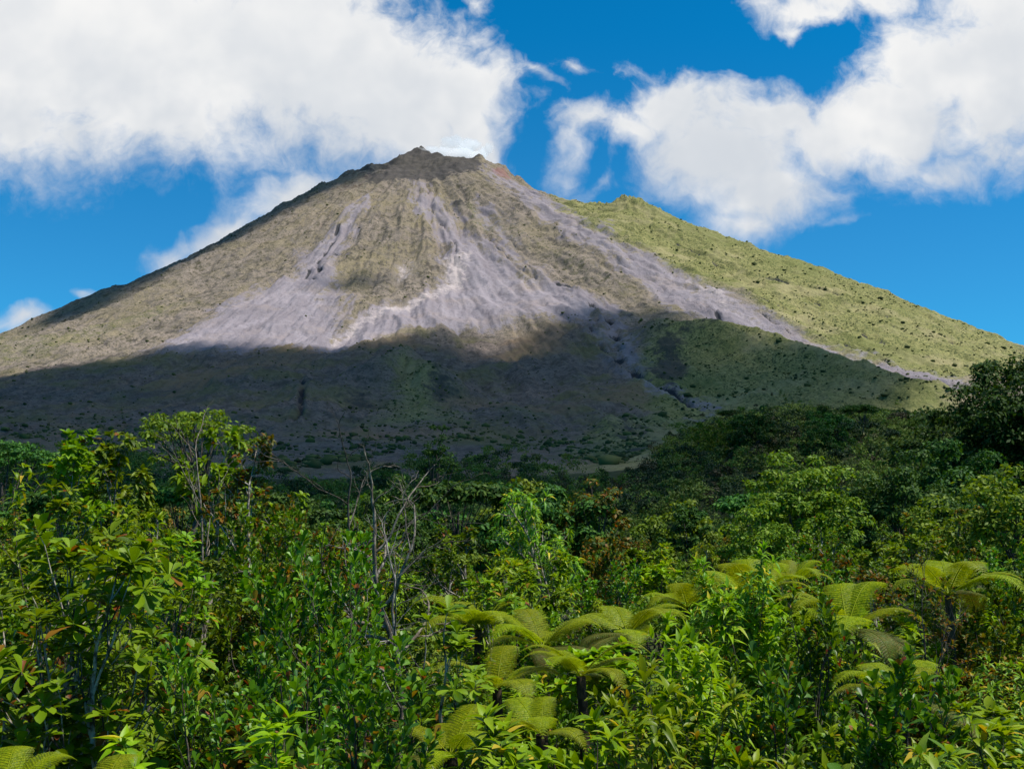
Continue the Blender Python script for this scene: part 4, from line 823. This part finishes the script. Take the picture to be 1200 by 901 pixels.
def build_scrub():
    r = np.random.default_rng(9); n = 150000; u = r.uniform(-.62, .62, n); e = r.uniform(0, 1, n); ys = 400+2400*e**.9; x = u*ys; y = ys; px, py = pix(x, y, height(x, y, False))
    veg = np.zeros(n)
    for P, w in VEG: veg = np.maximum(veg, w*np.clip(.5+sdf(x, y, P)/60, 0, 1))
    ash = np.zeros(n)
    for P, w in ASH: ash = np.maximum(ash, w*np.clip(.5+sdf(x, y, P)/50, 0, 1))
    pr = (.11+.6*veg)*(1-np.minimum(1, ash*1.3))*ss(-.2, .3, fbm(x/70, y/70, 4, 14)+.25*fbm(x/300, y/300, 2, 15)); dr = np.hypot(x-SX, y-SY); pr *= ss(150, 420, dr)
    edge = np.interp(px, EDGE[:, 0], EDGE[:, 1]); pr = np.where(py > edge-2, 0, pr); pr = np.maximum(pr, .8*.7*np.exp(-np.maximum(edge-py, 0)/20)*(py < edge-1)*(.5+.5*ss(-.2, .2, fbm(x/45, y/45, 3, 16)))); lowd = np.exp(-np.maximum(edge-py, 0)/22)
    k = r.random(n) < pr*.9; x, y = x[k], y[k]; lowd = lowd[k]; z = height(x, y); N = len(x)
    ph = (1+5**.5)/2; ico = np.array([(-1,ph,0),(1,ph,0),(-1,-ph,0),(1,-ph,0),(0,-1,ph),(0,1,ph),(0,-1,-ph),(0,1,-ph),(ph,0,-1),(ph,0,1),(-ph,0,-1),(-ph,0,1)])/1.9
    fi = np.array([(0,11,5),(0,5,1),(0,1,7),(0,7,10),(0,10,11),(1,5,9),(5,11,4),(11,10,2),(10,7,6),(7,1,8),(3,9,4),(3,4,2),(3,2,6),(3,6,8),(3,8,9),(4,9,5),(2,4,11),(6,2,10),(8,6,7),(9,8,1)])
    s = (1+.5*lowd)*np.exp(r.normal(-.2, .5, N))*(.8+.5*r.random(N)); V = ico[None]*(1+r.normal(size=(N, 12, 1))*.28)*s[:, None, None]*np.array([1.15, 1.15, .75]); V = V+np.stack([x, y, z+.25*s], 1)[:, None]
    F = fi[None]+(np.arange(N)*12)[:, None, None]
    m, t, o = newmat('scrub_leaf'); gm = t.n('ShaderNodeNewGeometry'); c = t.mix(gm.outputs['Random Per Island'], (.04, .05, .02), (.105, .115, .035)); b = t.n('ShaderNodeBsdfPrincipled', {'Base Color': c, 'Roughness': .9, 'Specular IOR Level': .1}); t.nt.links.new(b.outputs[0], o.inputs[0])
    o = mesh('scrub', V.reshape(-1, 3), F.reshape(-1, 3), m, smooth=False); tag(o, 'scattered scrub on the volcano slopes', 'scrub', kind='stuff'); print('scrub', N)
build_scrub()
def build_under():
    r = np.random.default_rng(19); g = Geo(); n = 5200; y = 3+42*r.random(n)**1.4; x = r.uniform(-.66, .66, n)*np.maximum(y, 5); z = height(x, y, False)+r.uniform(.0, .9, n)
    for p in np.stack([x, y, z], 1)[:, None]:
        D = around(r, UP, 7, .6, 1.5); leaves(g, p+r.normal(size=(7, 3))*.06, D, leafnorm(D), r.uniform(.1, .22, 7), 'elliptic', .4, .15, .4, flat=True)
    o = g.build('undergrowth', M['small']); tag(o, 'low leafy growth under the shrubs', 'undergrowth', kind='stuff')
build_under()
sc.cycles.diffuse_bounces = 3; sc.cycles.glossy_bounces = 2; sc.cycles.transmission_bounces = 3; sc.cycles.volume_bounces = 6; sc.cycles.max_bounces = 8; sc.cycles.transparent_max_bounces = 16
sc.cycles.use_denoising = True; sc.cycles.sample_clamp_indirect = 6

# ---------------- steam drifting off the crater
def steam(cx, cy, d, rx, ry, rz, seed, dens):
    c = np.array(at(cx, cy, d)); n = 72; th = np.linspace(0, 2*np.pi, 2*n, endpoint=False); ph = np.linspace(.02, np.pi-.02, n); T, Pp = np.meshgrid(th, ph); s = np.stack([np.sin(Pp)*np.cos(T), np.sin(Pp)*np.sin(T), np.cos(Pp)], -1).reshape(-1, 3)
    q = s*1.7+seed; k = 1+.75*fbm(q[:, 0]+q[:, 2]*.7, q[:, 1]-q[:, 2]*.6, 5, seed, .6)+.22*ridg(q[:, 0]*2-q[:, 2], q[:, 1]*2+q[:, 2], 3, seed+3); V = c+s*k[:, None]*np.array([rx, ry, rz]); V[:, 0] += .5*(V[:, 2]-c[2])
    i = np.arange(n-1)[:, None]*2*n; j = np.arange(2*n)[None]; j2 = (j+1) % (2*n); F = np.stack([i+j, i+2*n+j, i+2*n+j2, i+j2], -1).reshape(-1, 4)
    nv = len(V); V = np.concatenate([V, V[:2*n].mean(0, keepdims=True), V[-2*n:].mean(0, keepdims=True)]); jj = np.arange(2*n); a = np.stack([jj, (jj+1) % (2*n), np.full(2*n, nv)], 1); b = np.stack([(jj+1) % (2*n)+nv-2*n, jj+nv-2*n, np.full(2*n, nv+1)], 1)
    o = mesh('steam', V, [F, a, b], mat_cloud(dens)); tag(o, 'white steam drifting over the crater rim', 'steam', kind='stuff')
for i, (a, b, c, w_, h_, dn) in enumerate([(540, 181, 2745, 34, 15, .05), (560, 184, 2735, 22, 17, .05), (548, 172, 2775, 30, 18, .035), (520, 178, 2765, 26, 10, .05), (503, 177, 2790, 24, 9, .05), (492, 179, 2795, 14, 6, .04), (570, 176, 2760, 18, 16, .03), (530, 167, 2800, 34, 14, .02)]):
    steam(a, b, c, w_, w_*.8, h_, 4+5*i, dn)
